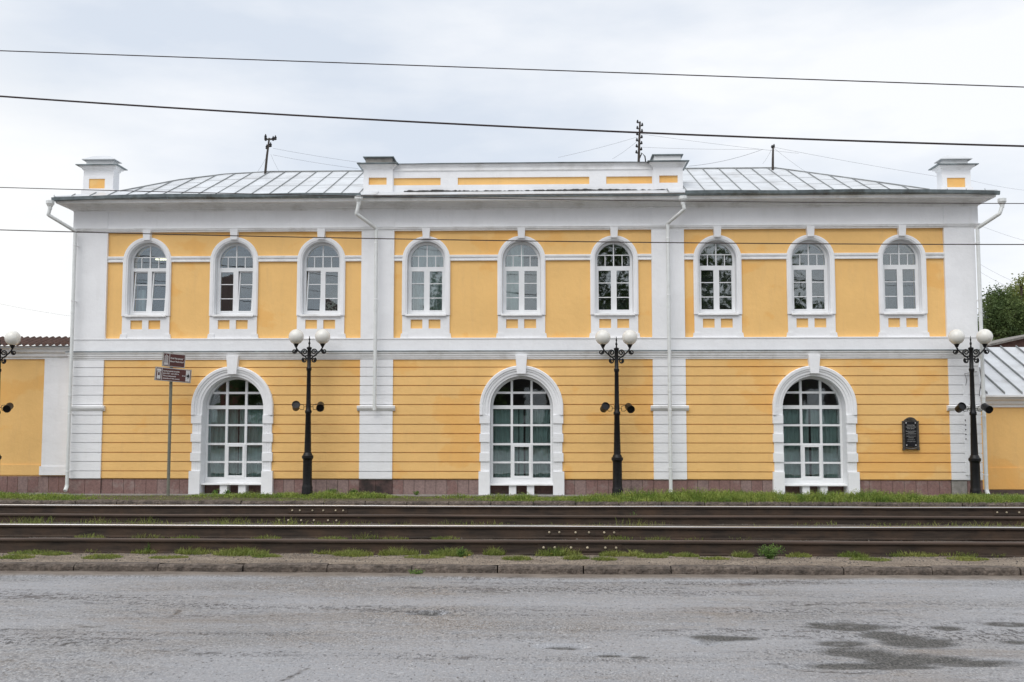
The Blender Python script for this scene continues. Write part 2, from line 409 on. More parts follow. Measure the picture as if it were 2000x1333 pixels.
def blob(X, Y, cx, cy, rx, ry, soft=.5, wob=.35):
    d = np.sqrt(((X-cx)/rx)**2+((Y-cy)/ry)**2)+wob*fbm(X*2.3+5, Y*5+3, 4)
    return np.clip((1-d)/soft, 0, 1)
def road_px(px, py): p = CM @ Vector(((px-1000)/2000, (666.5-py)/2000, -1)); t = (Z_ROAD-EYE)/p.z; return p.x*t, p.y*t
PATCH = []
for px, py, wx, wy in [(1650,1225,100,13),(1725,1240,55,15),(1790,1258,90,12),(1640,1258,70,8),(1690,1276,85,15),(1790,1290,120,14),(1900,1298,130,9),(1600,1219,40,6),(1720,1302,160,7),(1850,1228,40,6),(1970,1222,45,5),(1985,1256,40,5),
                       (1395,1248,62,7),(1450,1249,40,4),(1100,1262,40,4),(1190,1280,30,3),(1250,1285,24,3),(830,1196,24,4)]:
    cx, cy = road_px(px, py); ex, _ = road_px(px+wx, py); _, ey = road_px(px, py+wy)
    PATCH.append((cx, cy, abs(ex-cx), abs(ey-cy)))
HOLES = [(road_px(830, 1197), .20, .11, .035), (road_px(1378, 1257), .14, .10, .03), (road_px(1100, 1262), .28, .10, .018), (road_px(1190,1280), .2, .07, .012)]
def road_z(X, Y):
    z = Z_ROAD+.012*fbm(X*.5, Y*1.2, 3)+.005*fbm(X*3, Y*8, 4)
    rough = np.clip(fbm(X*.35+9, Y*1.3+2, 3)*5-.15, 0, 1)
    z = z+.0015*rough*fbm(X*9, Y*9, 3)
    z = z+.003*rough*fbm(X*19+3, Y*19+7, 3)+.028*gutter_f(X, Y)
    for (c, rx, ry, d) in HOLES: z = z-d*blob(X, Y, c[0], c[1], rx, ry, .35, .5)
    for cx, cy, rx, ry in PATCH[:10]: z = z-.006*blob(X, Y, cx, cy, rx, ry, .3, .5)
    return z
def patch_f(X, Y):
    r = np.zeros_like(X)
    for cx, cy, rx, ry in PATCH: r = np.maximum(r, blob(X, Y, cx, cy, rx, ry, .38, .6)*np.clip(1.1+.9*fbm(X*6, Y*9, 3), .35, 1))
    return r
CRACKS = [[(0,1290),(40,1280),(75,1268),(120,1262),(150,1256)],[(200,1272),(215,1262),(240,1250)],[(330,1207),(345,1198),(350,1193)],[(548,1333),(575,1320),(600,1306)],[(150,1222),(190,1226),(225,1216)],[(0,1232),(60,1230),(140,1232)],[(950,1158),(995,1157)],[(1975,1198),(2000,1200)],[(260,1278),(330,1272),(420,1276)],[(640,1185),(760,1190),(860,1186)],[(1070,1148),(1150,1152)],[(1500,1180),(1560,1184),(1690,1176)],[(1510,1300),(1620,1316),(1760,1312)]]
def crack_f(X, Y):
    wx = X+.05*fbm(X*7, Y*7, 4); wy = Y+.16*fbm(X*5+9, Y*6, 4); r = np.zeros_like(X)
    for c in CRACKS:
        pts = [road_px(*p) for p in c]
        for (ax, ay), (bx_, by_) in zip(pts, pts[1:]):
            dx, dy = bx_-ax, by_-ay; t = np.clip(((wx-ax)*dx+(wy-ay)*dy)/(dx*dx+dy*dy), 0, 1)
            d = np.hypot(wx-ax-t*dx, wy-ay-t*dy); r = np.maximum(r, np.clip(1.25-d/.017, 0, 1)*np.clip(.8+1.2*fbm(X*4, Y*4+70, 2), .1, 1))
    return r
def gutter_f(X, Y): return np.clip((Y-(Y_NK-.27+.09*fbm(X*1.1, Y*.2, 4)))/.07, 0, 1)
sheet('road', coarse(np.arange(-8.5, 8.5, .03)), np.concatenate([np.array([-14., -8, -2, 3]), np.arange(5.8, Y_NK-.001, .03), np.array([Y_NK+.02])]), road_z, M['road'], {'patch': patch_f, 'gutter': gutter_f, 'crack': crack_f})

def bed_z(X, Y):
    zb = np.interp(Y, [Y_NK+.12, Y_NK+.3, YR[3]-.25, YR[3], YR[2], YR[2]+.15, YR[1]-.2, YR[1], YR[0], YR[0]+.2, Y_FK], [-.168, -.165, -.178, -.185, -.185, -.12, -.115, -.16, -.17, -.15, -.13])
    return zb+.016*fbm(X*1.3, Y*2, 4)+.008*fbm(X*9, Y*9, 3)
sheet('track_bed', coarse(fine), np.arange(13.3, Y_FK+.05, .06), bed_z, M['bed'])
sheet('dirt_strip', coarse(fine), np.arange(Y_NK+.10, 13.36, .045), lambda X, Y: bed_z(X, Y)+.003, M['dirt'])
def verge_z(X, Y): return np.interp(Y, [Y_FK+.1, Y_FK+.35, 20.2], [-.02, .0, -.01])+.02*fbm(X*1.1, Y*1.6, 3)
sheet('grass_verge', coarse(np.arange(-12.6, 12.6, .12)), np.arange(Y_FK+.1, 20.32, .1), verge_z, M['soil'])
b = MB()
b.box(-60, 60, 20.28, Y0+.2, -.34, -.004); o = b.build('pavement', M['pave']); o['kind'] = 'structure'

def kerb_row(label, y, depth, ztop, zbot, length, x0, x1, jit):
    root = empty('kerb', label, None, None, (0, y, 0), 'structure')
    x = x0; protos = []
    for i in range(6):
        nb_ = 12; vs = []; fs = []
        L_ = length
        prof = [(0.0, zbot), (0.004, ztop-.030), (.022, ztop-.004), (depth*.55, ztop), (depth, ztop-.004), (depth, zbot)]
        for j in range(nb_+1):
            for q, (yy, zz) in enumerate(prof):
                e = .006 if j in (0, nb_) else 0
                ch = .035*max(0, random.random()-.55) if q in (1, 2) else 0
                vs.append((L_*(j/nb_)*(1)-0, yy+random.uniform(-.004, .007)+e+ch*.5*(q < 3), zz-(random.uniform(0, .006)+ch*.6 if q in (1, 2, 3) else 0)-e))
        k = len(prof)
        for j in range(nb_):
            for q in range(k-1): fs.append((j*k+q, (j+1)*k+q, (j+1)*k+q+1, j*k+q+1))
        fs += [tuple(range(k)), tuple(reversed([nb_*k+q for q in range(k)]))]
        m = MB().add(vs, fs); me = bpy.data.meshes.new('stone'); me.from_pydata(m.v, [], m.f); me.materials.append(M['kerb']); me.update(); protos.append(me)
    while x < x1:
        o = bpy.data.objects.new('stone', random.choice(protos)); COL.objects.link(o); o.parent = root
        o.location = (x, random.uniform(-jit, jit), random.uniform(-jit, jit)*.8)
        o.rotation_euler = (random.uniform(-.03, .03), random.uniform(-.006, .006), random.uniform(-.006, .006))
        sc = random.uniform(.985, 1.01); o.scale = (sc, 1, 1); x += length*sc+random.uniform(.010, .018)
    return root
kerb_row('near kerb', Y_NK, .15, -.158, -.32, .965, -14.2, 14, .006)
kerb_row('far kerb', Y_FK, .15, .012, -.2, .755, -14, 14, .006)

# ------------------------------------------------------------------ tram tracks
def rail_profile(flip):
    # foot, web and head of a rail, head top at z=0; the running edge is on the side towards the other rail
    p = [(-.065,-.18),(-.065,-.170),(-.012,-.158),(-.010,-.05),(-.034,-.040),(-.037,-.024),(-.036,-.010),(-.028,-.0015),(-.012,.0),(.012,.0),(.028,-.0015),(.036,-.010),(.037,-.024),(.034,-.040),(.010,-.05),(.012,-.158),(.065,-.170),(.065,-.18)]
    return p
def track(yfar, ynear, joint_far, joint_near, label):
    root = empty('tram_track', label, 'tram track', 'tram tracks in front of the yellow building', (0, (yfar+ynear)/2, 0))
    for yy, jx, far in ((yfar, joint_far, True), (ynear, joint_near, False)):
        m = MB(); pr = rail_profile(far); n = len(pr); xs = list(np.arange(-40, 40.1, 2.0)); vs = []
        for x in xs:
            dz = .004*math.sin(x*.9+yy); dy = .003*math.sin(x*.7+yy*2)
            vs += [(x, y+dy, z+dz) for y, z in pr]
        fs = []; mi = []
        for i in range(len(xs)-1):
            for q in range(n):
                fs.append((i*n+q, (i+1)*n+q, (i+1)*n+(q+1) % n, i*n+(q+1) % n))
                if far: mi.append(1 if q in (6, 7, 8) else (2 if q in (5, 9, 10) else 0))
                else: mi.append(2 if q in (5, 6, 7) else (1 if q in (9, 10, 11) else (2 if q == 8 else 0)))
        m.add(vs, fs); m.m = mi
        r = m.build('rail', [M['rust'], M['shiny'], M['dull']], root, loc=(0, yy-root.location.y, 0))
        for jx_ in jx:
            MB().run(jx_-.52, jx_+.52, [(-.016,-.152),(-.024,-.13),(-.020,-.09),(-.026,-.056),(-.012,-.05),(-.012,-.152)]).build('fishplate', M['rust'], r)
            for k, dx in enumerate((-.455, -.315, -.10, .10, .315, .455)):
                zz = -.092
                mb = MB().lathe([(.016, 0), (.016, .010), (.010, .014), (.008, .026), (0.002, .027)], seg=8, mat=Matrix.Rotation(PI/2, 4, 'X'))
                o = mb.build('bolt', M['bolt'], r, loc=(jx_+dx+random.uniform(-.01, .01), -.022, zz))
    return root
def xat(px, py, Y): return P(px, py, Y).x
track(YR[0], YR[1], (xat(621, 1000, YR[0]), xat(2000, 1000, YR[0]), -18.), (xat(602, 1016, YR[1]), 14., -18), 'far tram track with bolted rail joint, nearer the grass verge and the yellow building')
track(YR[2], YR[3], (xat(1137, 1047, YR[2]), 15., -17.), (xat(1132, 1075, YR[3]), 13.5, -16.), 'near tram track beside the dirt strip and kerb of the road')

# ------------------------------------------------------------------ main building
def X(px, py=550, Y=Y0): return P(px, py, Y).x
def Z(py, px=1000, Y=Y0): return P(px, py, Y).z
bld = empty('building', 'long two storey yellow building with white trim, arched windows and a seamed metal roof', 'building', None, (0, Y0, 0))
def part(mb, name, mat, parent=bld, smooth=False):
    o = mb.build(name, mat, parent, smooth)
    return o
bld_inv = -Y0
# children of an Empty at (0,Y0,0): shift by its location
def fix(o): o.location = (o.location[0], o.location[1]-Y0, o.location[2]); return o
BX0, BX1 = X(150), X(1904); YB = Y0+5.6
PX = [(X(150), X(210.5)), (X(706.5), X(770)), (X(1272.5), X(1336)), (X(1844), X(1904))]
z_pl = Z(936); z_ground = -.02
z_c0 = Z(702.5); z_band0 = Z(686.5); z_band1 = Z(660.5)
z_yt = Z(451); z_fr0 = Z(444); z_fr1 = Z(411)
UW = [(287.8, 550), (457.8, 550), (627.8, 550), (832.6, 550), (1018.5, 550), (1199.5, 550), (1401, 550), (1583, 550), (1761.5, 550)]
LW = [(455.0, 850, 79.5, 59.5, 55), (1018.5, 850, 81.5, 61.3, 56.5), (1590.0, 850, 82, 61.5, 56.5)]
PXM = lambda px, py: (P(px+.5, py, Y0).x-P(px-.5, py, Y0).x)
u_spring = Z(508); u_sill = Z(616)
l_spring = Z(796)
UWG = [(X(px), PXM(px, 550)) for px, _ in UW]           # centre x, metres per pixel
LWG = [(X(px, 850), PXM(px, 850)) for px, *_ in LW]
MPP = .01035
# structural wall with its openings: half strips beside each window, welded into one mesh
w_ = MB(); zsp = (z_band0+z_band1)/2; zt_w = z_fr1+.12
def half_strips(x0, x1, z0, z1, cx, a, zb, zs):
    n = 12; at = [(cx-a*math.sin(PI/2*i/n), zs+a*math.cos(PI/2*i/n)) for i in range(n+1)]      # crown to left springing
    L_ = [(x0, z0), (cx, z0), (cx, zb), (cx-a, zb)]+list(reversed(at))+[(cx, z1), (x0, z1)]
    Rr = [(2*cx-x, z) for x, z in L_ if x != x0]
    Rr = [(cx, z0), (x1, z0), (x1, z1), (cx, z1)]+[(2*cx-x, z) for x, z in at]+[(cx+a, zb), (cx, zb)]
    w_.plate(L_, Y0, Y0+.45); w_.plate(Rr, Y0, Y0+.45)
ucs = [cx for cx, k in UWG]; mids = [BX0+.02]+[(p+q)/2 for p, q in zip(ucs, ucs[1:])]+[BX1-.02]
for i, (cx, k) in enumerate(UWG): half_strips(mids[i], mids[i+1], zsp, zt_w, cx, 37.5*k, u_sill, u_spring)
lcs = [cx for cx, k in LWG]; mids = [BX0+.02]+[(p+q)/2 for p, q in zip(lcs, lcs[1:])]+[BX1-.02]
for i, (cx, k) in enumerate(LWG): half_strips(mids[i], mids[i+1], -.34, zsp, cx, LW[i][3]*k+.014, -.25, l_spring)
wall_o = fix(part(w_, 'wall', M['yellow']))
import bmesh
bm_ = bmesh.new(); bm_.from_mesh(wall_o.data); bmesh.ops.remove_doubles(bm_, verts=bm_.verts, dist=.0005); bm_.to_mesh(wall_o.data); bm_.free()
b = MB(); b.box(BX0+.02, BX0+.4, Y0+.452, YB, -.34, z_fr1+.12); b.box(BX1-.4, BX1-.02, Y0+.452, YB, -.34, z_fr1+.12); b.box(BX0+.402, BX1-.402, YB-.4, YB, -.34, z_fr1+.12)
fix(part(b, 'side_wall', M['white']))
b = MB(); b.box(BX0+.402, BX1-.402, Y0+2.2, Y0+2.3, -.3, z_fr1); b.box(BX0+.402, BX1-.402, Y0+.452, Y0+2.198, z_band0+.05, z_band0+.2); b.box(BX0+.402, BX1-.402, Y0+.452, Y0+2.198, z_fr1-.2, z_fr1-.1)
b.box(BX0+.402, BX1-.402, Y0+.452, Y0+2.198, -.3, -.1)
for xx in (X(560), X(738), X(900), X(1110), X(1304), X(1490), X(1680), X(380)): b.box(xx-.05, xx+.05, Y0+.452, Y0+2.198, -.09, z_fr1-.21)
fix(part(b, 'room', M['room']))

# plinth of granite slabs
CP = .042; PP = .075   # how far courses and pilasters stand proud
joints = [Z(y) for y in (717.6, 735.4, 753.4, 771.8, 790.6, 811.2, 829.2, 847.4, 865.4, 884.6, 902.6, 921.2)]
levels = [z_c0]+joints+[z_pl]
lspans = []                   # yellow spans between pilasters and arches on the ground floor
def arch_half(i, z):
    cx, k = LWG[i]; r = (LW[i][2]-2)*k
    if z <= l_spring: return r
    d = r*r-(z-l_spring)**2
    return math.sqrt(d) if d > 0 else 0
spans = []
for bay in range(3):
    xa, xb = PX[bay][1], PX[bay+1][0]; cx = LWG[bay][0]; r = (LW[bay][2])*LWG[bay][1]
    spans += [(xa, cx-r, 0), (cx+r, xb, 0)]
for i, (a, c) in enumerate(PX): spans.append((a, c, 1))
for a, c, p in spans:
    plinth = fix(part(MB().box(a, c, Y0-(.004 if not p else .034), Y0+.002, -.3, z_pl-.012), 'plinth', M['mortar']))
    n = max(1, round((c-a)/(.225 if not p else .30))); wd = (c-a)/n
    for k in range(n):
        x0 = a+k*wd+.004; x1 = a+(k+1)*wd-.004; yf = Y0-(.016 if not p else .046)-random.uniform(0, .005)
        mt = M['granite'] if (random.random() < .7 and (a > X(960) or a < X(300))) or random.random() < .25 else M['granite2']
        if p and a > X(1800) and k == 0: mt = M['concrete']
        if X(700) < (x0+x1)/2 < X(775): mt = M['soot']
        MB().box(x0, x1, yf, Y0-.001, -.3, z_pl-.018-random.uniform(0, .004)).build('slab', mt, plinth)
# yellow rusticated courses
G = .0085
for bay in range(3):
    xa, xb = PX[bay][1], PX[bay+1][0]; cx = LWG[bay][0]
    for k in range(len(levels)-1):
        zt, zb = levels[k]-G, levels[k+1]+G
        if k == 0: zt = levels[0]
        for side in (0, 1):
            zs_ = [zb+(zt-zb)*j/5 for j in range(6)]
            yf = Y0-CP-random.uniform(-.003, .003)
            if side == 0: pts = [(xa-.01, zb)]+[(cx-arch_half(bay, z), z) for z in zs_]+[(xa-.01, zt)]
            else: pts = [(xb+.01, zt)]+[(cx+arch_half(bay, z), z) for z in reversed(zs_)]+[(xb+.01, zb)]
            m = MB(); 
            m.plate(pts, yf, Y0+.002)
            o = fix(part(m, 'course', M['yellow']))
# pilasters
for i, (a, c) in enumerate(PX):
    pil = fix(part(MB().box(a+.012, c-.012, Y0-PP+.035, Y0-.001, z_pl-.01, z_c0-.002), 'pilaster', M['white']))
    zl = [z for z in levels]
    for k in range(len(zl)-1):
        zt, zb = zl[k]-G*.7, zl[k+1]+G*.7
        if k == 5: pass
        o = MB().box(a, c, Y0-PP, Y0-.004, zb, zt).build('course', M['white'], pil)
    # ledge moulding
    za, zb_ = Z(792.5), Z(803)
    m = MB().run(a-.05, c+.05, [(Y0-PP-.004, zb_), (Y0-PP-.03, zb_+.03), (Y0-PP-.045, zb_+.055), (Y0-PP-.050, za-.012), (Y0-PP-.012, za), (Y0-.003, za), (Y0-.003, zb_)])
    o = m.build('ledge', M['whitetrim'], pil)
    # upper shaft
    u = fix(part(MB().box(a, c, Y0-PP+.01, Y0-.001, z_band1-.01, z_fr0), 'upper_pilaster', M['white']))
# string course between the storeys
def ring(name, prof, mat, parent=bld, xa=BX0, xb=BX1, side=0):
    o = part(MB().rect_sweep(xa, xb, Y0, YB, prof, side=side), name, mat, parent); return fix(o)
ring('storey_band', [(.055, z_band0-.02), (.055, z_band1-.03), (.068, z_band1-.022), (.068, z_band1), (.02, z_band1+.006)], M['white'])
ring('string_cornice', [(.02, z_c0+.001), (.065, z_c0+.001), (.068, Z(700)), (.082, Z(699)), (.085, Z(696)), (.10, Z(695)), (.104, Z(691)), (.125, Z(690)), (.13, Z(687.5)), (.02, Z(687))], M['whitetrim'])
ring('band_flashing', [(.06, Z(687)+.002), (.138, Z(687.5)+.002), (.138, Z(686.8)+.006), (.06, Z(685)+.002)], M['flash'])
# frieze and architrave line under the eaves
ring('frieze', [(.02, z_fr0+.002), (.075, z_fr0+.002), (.075, z_fr1)], M['white'])
ring('architrave', [(.02, z_yt), (.070, z_yt), (.074, Z(448.6)), (.094, Z(448)), (.10, Z(445.6)), (.11, Z(445.2)), (.11, Z(443.8)), (.02, Z(443.2))], M['whitetrim'])
for a, c in PX: fix(part(MB().box(a, c, Y0-.092, Y0-.07, Z(443.0), z_fr1-.002), 'frieze_block', M['white']))
SO = .30; EO = .52                                                       # eaves overhang
z_soff = P(1000, 388.5, Y0-EO).z
ring('eaves_cornice', [(.04, z_fr1-.001), (.078, z_fr1-.001), (.085, z_fr1+.03), (.12, z_fr1+.038), (.125, z_fr1+.065), (.17, z_fr1+.10), (.19, z_soff-.012), (.24, z_soff-.008), (.24, z_soff),
      (EO-.10, z_soff+.0), (EO-.10, z_soff-.018), (EO-.05, z_soff-.02), (EO-.03, z_soff+.03), (EO-.01, z_soff+.035)], M['whitetrim'], side=.42)
z_eave = z_soff+.045
ring('eaves_edge', [(EO-.06, z_soff+.036), (EO+.005, z_soff+.036), (EO+.02, z_soff+.045), (EO+.022, z_soff+.062), (EO-.04, z_soff+.070)], M['flash'], side=.42)
def gutter(x0, x1, droop):
    xs = np.linspace(x0, x1, 30); vs = []
    for xx in xs:
        e = max(0, 1-(xx-x0)/1.6) if droop < 0 else max(0, 1-(x1-xx)/1.6); dz = -.055*e**1.5+.006*math.sin(xx*2.3)
        for y, z in ((Y0-EO+.01, .058), (Y0-EO-.025, .050), (Y0-EO-.052, .066), (Y0-EO-.062, .128), (Y0-EO-.048, .128), (Y0-EO-.01, .118)): vs.append((xx, y, z_soff+z+dz))
    fs = [(j*6+q, j*6+(q+1) % 6, (j+1)*6+(q+1) % 6, (j+1)*6+q) for j in range(29) for q in range(6)]+[tuple(range(6)), tuple(reversed(range(174, 180)))]
    return fix(part(MB().add(vs, fs), 'gutter', M['flash']))
gutter(BX0-SO-.01, X(705, 385, Y0-EO), -1); gutter(X(1338, 385, Y0-EO), BX1+SO+.01, 1)
for k in range(26):
    xx = BX0-.25+k*.77
    if X(700) < xx < X(1340) or xx > BX1+SO-.1: continue
    fix(part(MB().box(xx-.008, xx+.008, Y0-EO-.042, Y0-EO-.02, z_soff+.03, z_soff+.10), 'gutter_bracket', M['flash']))
# impost bands between the upper windows
z_i0, z_i1 = Z(509.5), Z(498)
edges = []
for bay in range(3):
    ws = UWG[bay*3:bay*3+3]; xs = [PX[bay][1]]
    for cx, k in ws: xs += [cx-46*k, cx+46*k]
    xs.append(PX[bay+1][0])
    for a, c in zip(xs[0::2], xs[1::2]):
        zm = (z_i0+z_i1)/2
        fix(part(MB().run(a-.004, c+.004, [(Y0-.001, z_i0), (Y0-.040, z_i0), (Y0-.044, z_i0+.022), (Y0-.026, z_i0+.028), (Y0-.026, zm+.006), (Y0-.052, zm+.014), (Y0-.056, z_i1-.012), (Y0-.03, z_i1), (Y0-.001, z_i1)]), 'impost_band', M['whitetrim']))

# ---- windows
def cell(cx, x0, x1, z0, z1, zs, r, yf, th):
    """glass or bar cell clipped by the round head of the window"""
    n = 8; pts = [(x0, z0), (x1, z0)]; top = []
    for j in range(n+1):
        x = x1+(x0-x1)*j/n; d = r*r-(x-cx)**2; t = min(z1, zs+math.sqrt(d)) if d > 0 else zs
        top.append((x, max(t, z0+.001)))
    if max(t for _, t in top) < z0+.01: return None
    pts += top
    q = [pts[0]]
    for p in pts[1:]:
        if abs(p[0]-q[-1][0])+abs(p[1]-q[-1][1]) > 1e-5: q.append(p)
    return MB().plate(q, yf, yf+th)
def blind_mesh(x0, x1, z0, z1, y, pitch, kind, gaps=()):
    m = MB(); x = x0
    if kind == 'vertical':
        while x < x1:
            a = random.uniform(.2, .5)
            m.add([(x, y, z0), (x+pitch*.93*math.cos(a), y+pitch*math.sin(a), z0), (x+pitch*.93*math.cos(a), y+pitch*math.sin(a), z1), (x, y, z1)], [(0, 1, 2, 3)])
            x += pitch*(1 if random.random() < .93 else 1.6)
    else:
        xs = np.arange(x0, x1, pitch/4); vs = []; n = len(xs)
        for q, xx in enumerate(xs):
            dy = .035*math.sin(q*PI/2*.9+random.uniform(-.4, .4))
            vs += [(xx, y+dy, z0), (xx+random.uniform(-.004, .004), y+dy*.7, z1)]
        for q in range(n-1):
            if any(g0 < xs[q] < g1 for g0, g1 in gaps): continue
            m.add([vs[2*q], vs[2*q+2], vs[2*q+3], vs[2*q+1]], [(0, 1, 2, 3)])
    return m
def pane(mb, par, tilt=.006):
    o = mb.build('pane', M['glass'], par)
    return o
def shift_parent(o): pass
def upper_window(i, style):
    cx, k = UWG[i]; yf = Y0+.115; a = 37.0*k; g = 32.2*k
    zs = u_spring; zb = Z(613.5); z_tr0, z_tr1 = Z(526), Z(519.5)
    m = MB(); m.arch(cx, zb, zs, g, [(0, yf+.06), (0, yf), (a-g, yf), (a-g+.002, yf+.06)], 20)
    m.box(cx-g-.001, cx+g+.001, yf+.002, yf+.062, z_tr0, z_tr1)            # transom
    m.box(cx-a, cx+a, yf-.004, yf+.062, zb, Z(607.5))                       # bottom rail
    m.box(cx-4.0*k, cx+4.0*k, yf+.003, yf+.06, Z(607.6), z_tr0)             # mullion
    win = fix(part(m, 'window', M['pvc']))
    def sub(mb, name, mat): return mb.build(name, mat, win)
    # fan light bars
    bw = .011; zr = Z(498)
    f = MB(); f.box(cx-bw, cx+bw, yf+.01, yf+.045, z_tr1, zs+g-.003); f.box(cx-g+.02*0-.0, cx+g, yf+.012, yf+.043, zr-bw, zr+bw) if False else None
    hw = math.sqrt(max(0, (g)**2-(zr-zs)**2))
    f.box(cx-hw, cx+hw, yf+.012, yf+.043, zr-bw*.8, zr+bw*.8)
    for s_ in (-1, 1): f.box(cx+s_*g*.52-bw*.7, cx+s_*g*.52+bw*.7, yf+.014, yf+.041, z_tr1, zr)
    sub(f, 'glazing_bar', M['pvc'])
    for x0, x1 in ((cx-g, cx), (cx, cx+g)):
        c_ = cell(cx, x0, x1, zr, zs+g, zs, g, yf+.026, .006)
        if c_: pane(c_, win)
    for x0, x1 in ((cx-g, cx-g*.52), (cx-g*.52, cx), (cx, cx+g*.52), (cx+g*.52, cx+g)):
        c_ = cell(cx, x0, x1, z_tr1, zr, zs, g, yf+.026, .006)
        if c_: pane(c_, win)
    # two casements of three panes
    for s_ in (-1, 1):
        x0, x1 = (cx-g, cx-3.2*k) if s_ < 0 else (cx+3.2*k, cx+g)
        z0, z1 = Z(607.2), z_tr0
        opened = style['open'].get(s_, 0)
        fr = .024; pv = x0 if s_ < 0 else x1        # hinge at the outer side
        def rot(mb):
            if opened:
                if style.get('tilt'):
                    for q, (x, y, z) in enumerate(mb.v):
                        mb.v[q] = (x+(z-z0)*.03, y+(z-z0)*opened, z)
                else:
                    ca, sa = math.cos(opened), math.sin(opened)*(1 if s_ < 0 else -1)
                    for q, (x, y, z) in enumerate(mb.v):
                        dx, dy = x-pv, y-yf; mb.v[q] = (pv+dx*ca-dy*sa, yf+dx*sa+dy*ca, z)
            return mb
        m = MB().plate([(x0, z0), (x1, z0), (x1, z1), (x0, z1)], yf+.0, yf+.05, [[(x0+fr, z0+fr), (x1-fr, z0+fr), (x1-fr, z1-fr), (x0+fr, z1-fr)]])
        rows = [z0+fr, Z(580.5), Z(552.3), z1-fr]
        for zz in rows[1:3]: m.box(x0+fr, x1-fr, yf+.012, yf+.038, zz-.008, zz+.008)
        sub(rot(m), 'sash', M['pvc'])
        for q in range(3): pane(rot(MB().box(x0+fr, x1-fr, yf+.022, yf+.028, rows[q], rows[q+1])), win)
    sub(MB().box(cx-39.5*k, cx+39.5*k, Y0-.085, yf+.01, Z(617.6), Z(615.6)).box(cx-39*k, cx+39*k, Y0-.075, yf-.005, Z(615.6), Z(613.6)), 'sill', M['whitetrim'])
    if style.get('hang'):
        kind, mat, x0, x1 = style['hang']
        zb_ = Z(612); zt_ = Z(style.get('top', 470))
        sub(blind_mesh(cx+x0*g, cx+x1*g, zb_, zt_, yf+.22, .075 if kind == 'vertical' else .12, kind, style.get('gaps', ())), 'curtain', mat)
    if style.get('lamp'):
        sub(MB().run(cx-.2, cx+.12, [(yf+1.0, Z(489)), (yf+.8, Z(491)), (yf+.8, Z(488)), (yf+1.0, Z(486))]), 'ceiling_lamp', M['lampglow'])
    if style.get('plant'):
        m = MB()
        for _ in range(60):
            c0 = Vector((cx+random.uniform(.05, .25), yf+.15+random.uniform(-.04, .04), Z(605)+random.uniform(.0, .2))); r = .018
            m.add([c0+Vector((-r, 0, 0)), c0+Vector((0, -r*.5, -r)), c0+Vector((r, 0, 0)), c0+Vector((0, .003, r))], [(0, 1, 2, 3)])
        sub(m, 'flower', M['petal'])
    # surround: white field with two sunk panels, architrave, feet, keystone
    out = arch_pts(cx, z_band1+.001, zs, 46*k, 22)
    hl = [arch_pts(cx, u_sill+.01, zs, 37.9*k, 20)]
    zp0, zp1 = Z(641.8), Z(624.2)
    for p0, p1 in ((-29.8, -6.8), (5.2, 28.4)): hl.append([(cx+p0*k, zp0), (cx+p1*k, zp0), (cx+p1*k, zp1), (cx+p0*k, zp1)])
    sur = fix(part(MB().plate(out, Y0-.034, Y0-.001, hl), 'window_surround', M['white']))
    m = MB(); d = k
    m.arch(cx, Z(616), zs, 37.4*k, [(0, yf+.01), (0, Y0-.040), (2*d, Y0-.046), (2.6*d, Y0-.058), (7.4*d, Y0-.062), (7.6*d, Y0-.050), (9.4*d, Y0-.048), (9.4*d, Y0-.0)], 24)
    o = m.build('architrave', M['white'], sur)
    m = MB(); m.plate([(cx-6.2*k, Z(467)), (cx+6.2*k, Z(467)), (cx+7.6*k, z_fr0-.03), (cx-7.6*k, z_fr0-.03)], Y0-.115, Y0-.002)
    m.build('keystone', M['white'], sur)
    for s_ in (-1, 1):
        MB().plate([(cx+s_*36*k, z_band1+.002), (cx+s_*49.5*k, z_band1+.002), (cx+s_*48*k, Z(651.5)), (cx+s_*36*k, Z(651.5))], Y0-.048, Y0-.002).build('foot', M['white'], sur)
    return win
styles = [
 dict(open={-1: .05, 1: .05}, tilt=True, lamp=True, hang=('fold', M['curtain'], -.9, -.4), top=560),
 dict(open={1: .06}, tilt=True),
 dict(open={-1: .06}, tilt=True, plant=True),
 dict(open={}, hang=('fold', M['curtain'], -.95, .95), gaps=()),
 dict(open={}, hang=('fold', M['blind'], -.95, .2)),
 dict(open={}, hang=('vertical', M['blinddark'], -.95, .95), top=590),
 dict(open={}, hang=('vertical', M['blinddark'], -.95, .95), top=530),
 dict(open={}),
 dict(open={}, hang=('fold', M['blinddark'], .1, .95), top=530),
]
for i, st in enumerate(styles): upper_window(i, st)

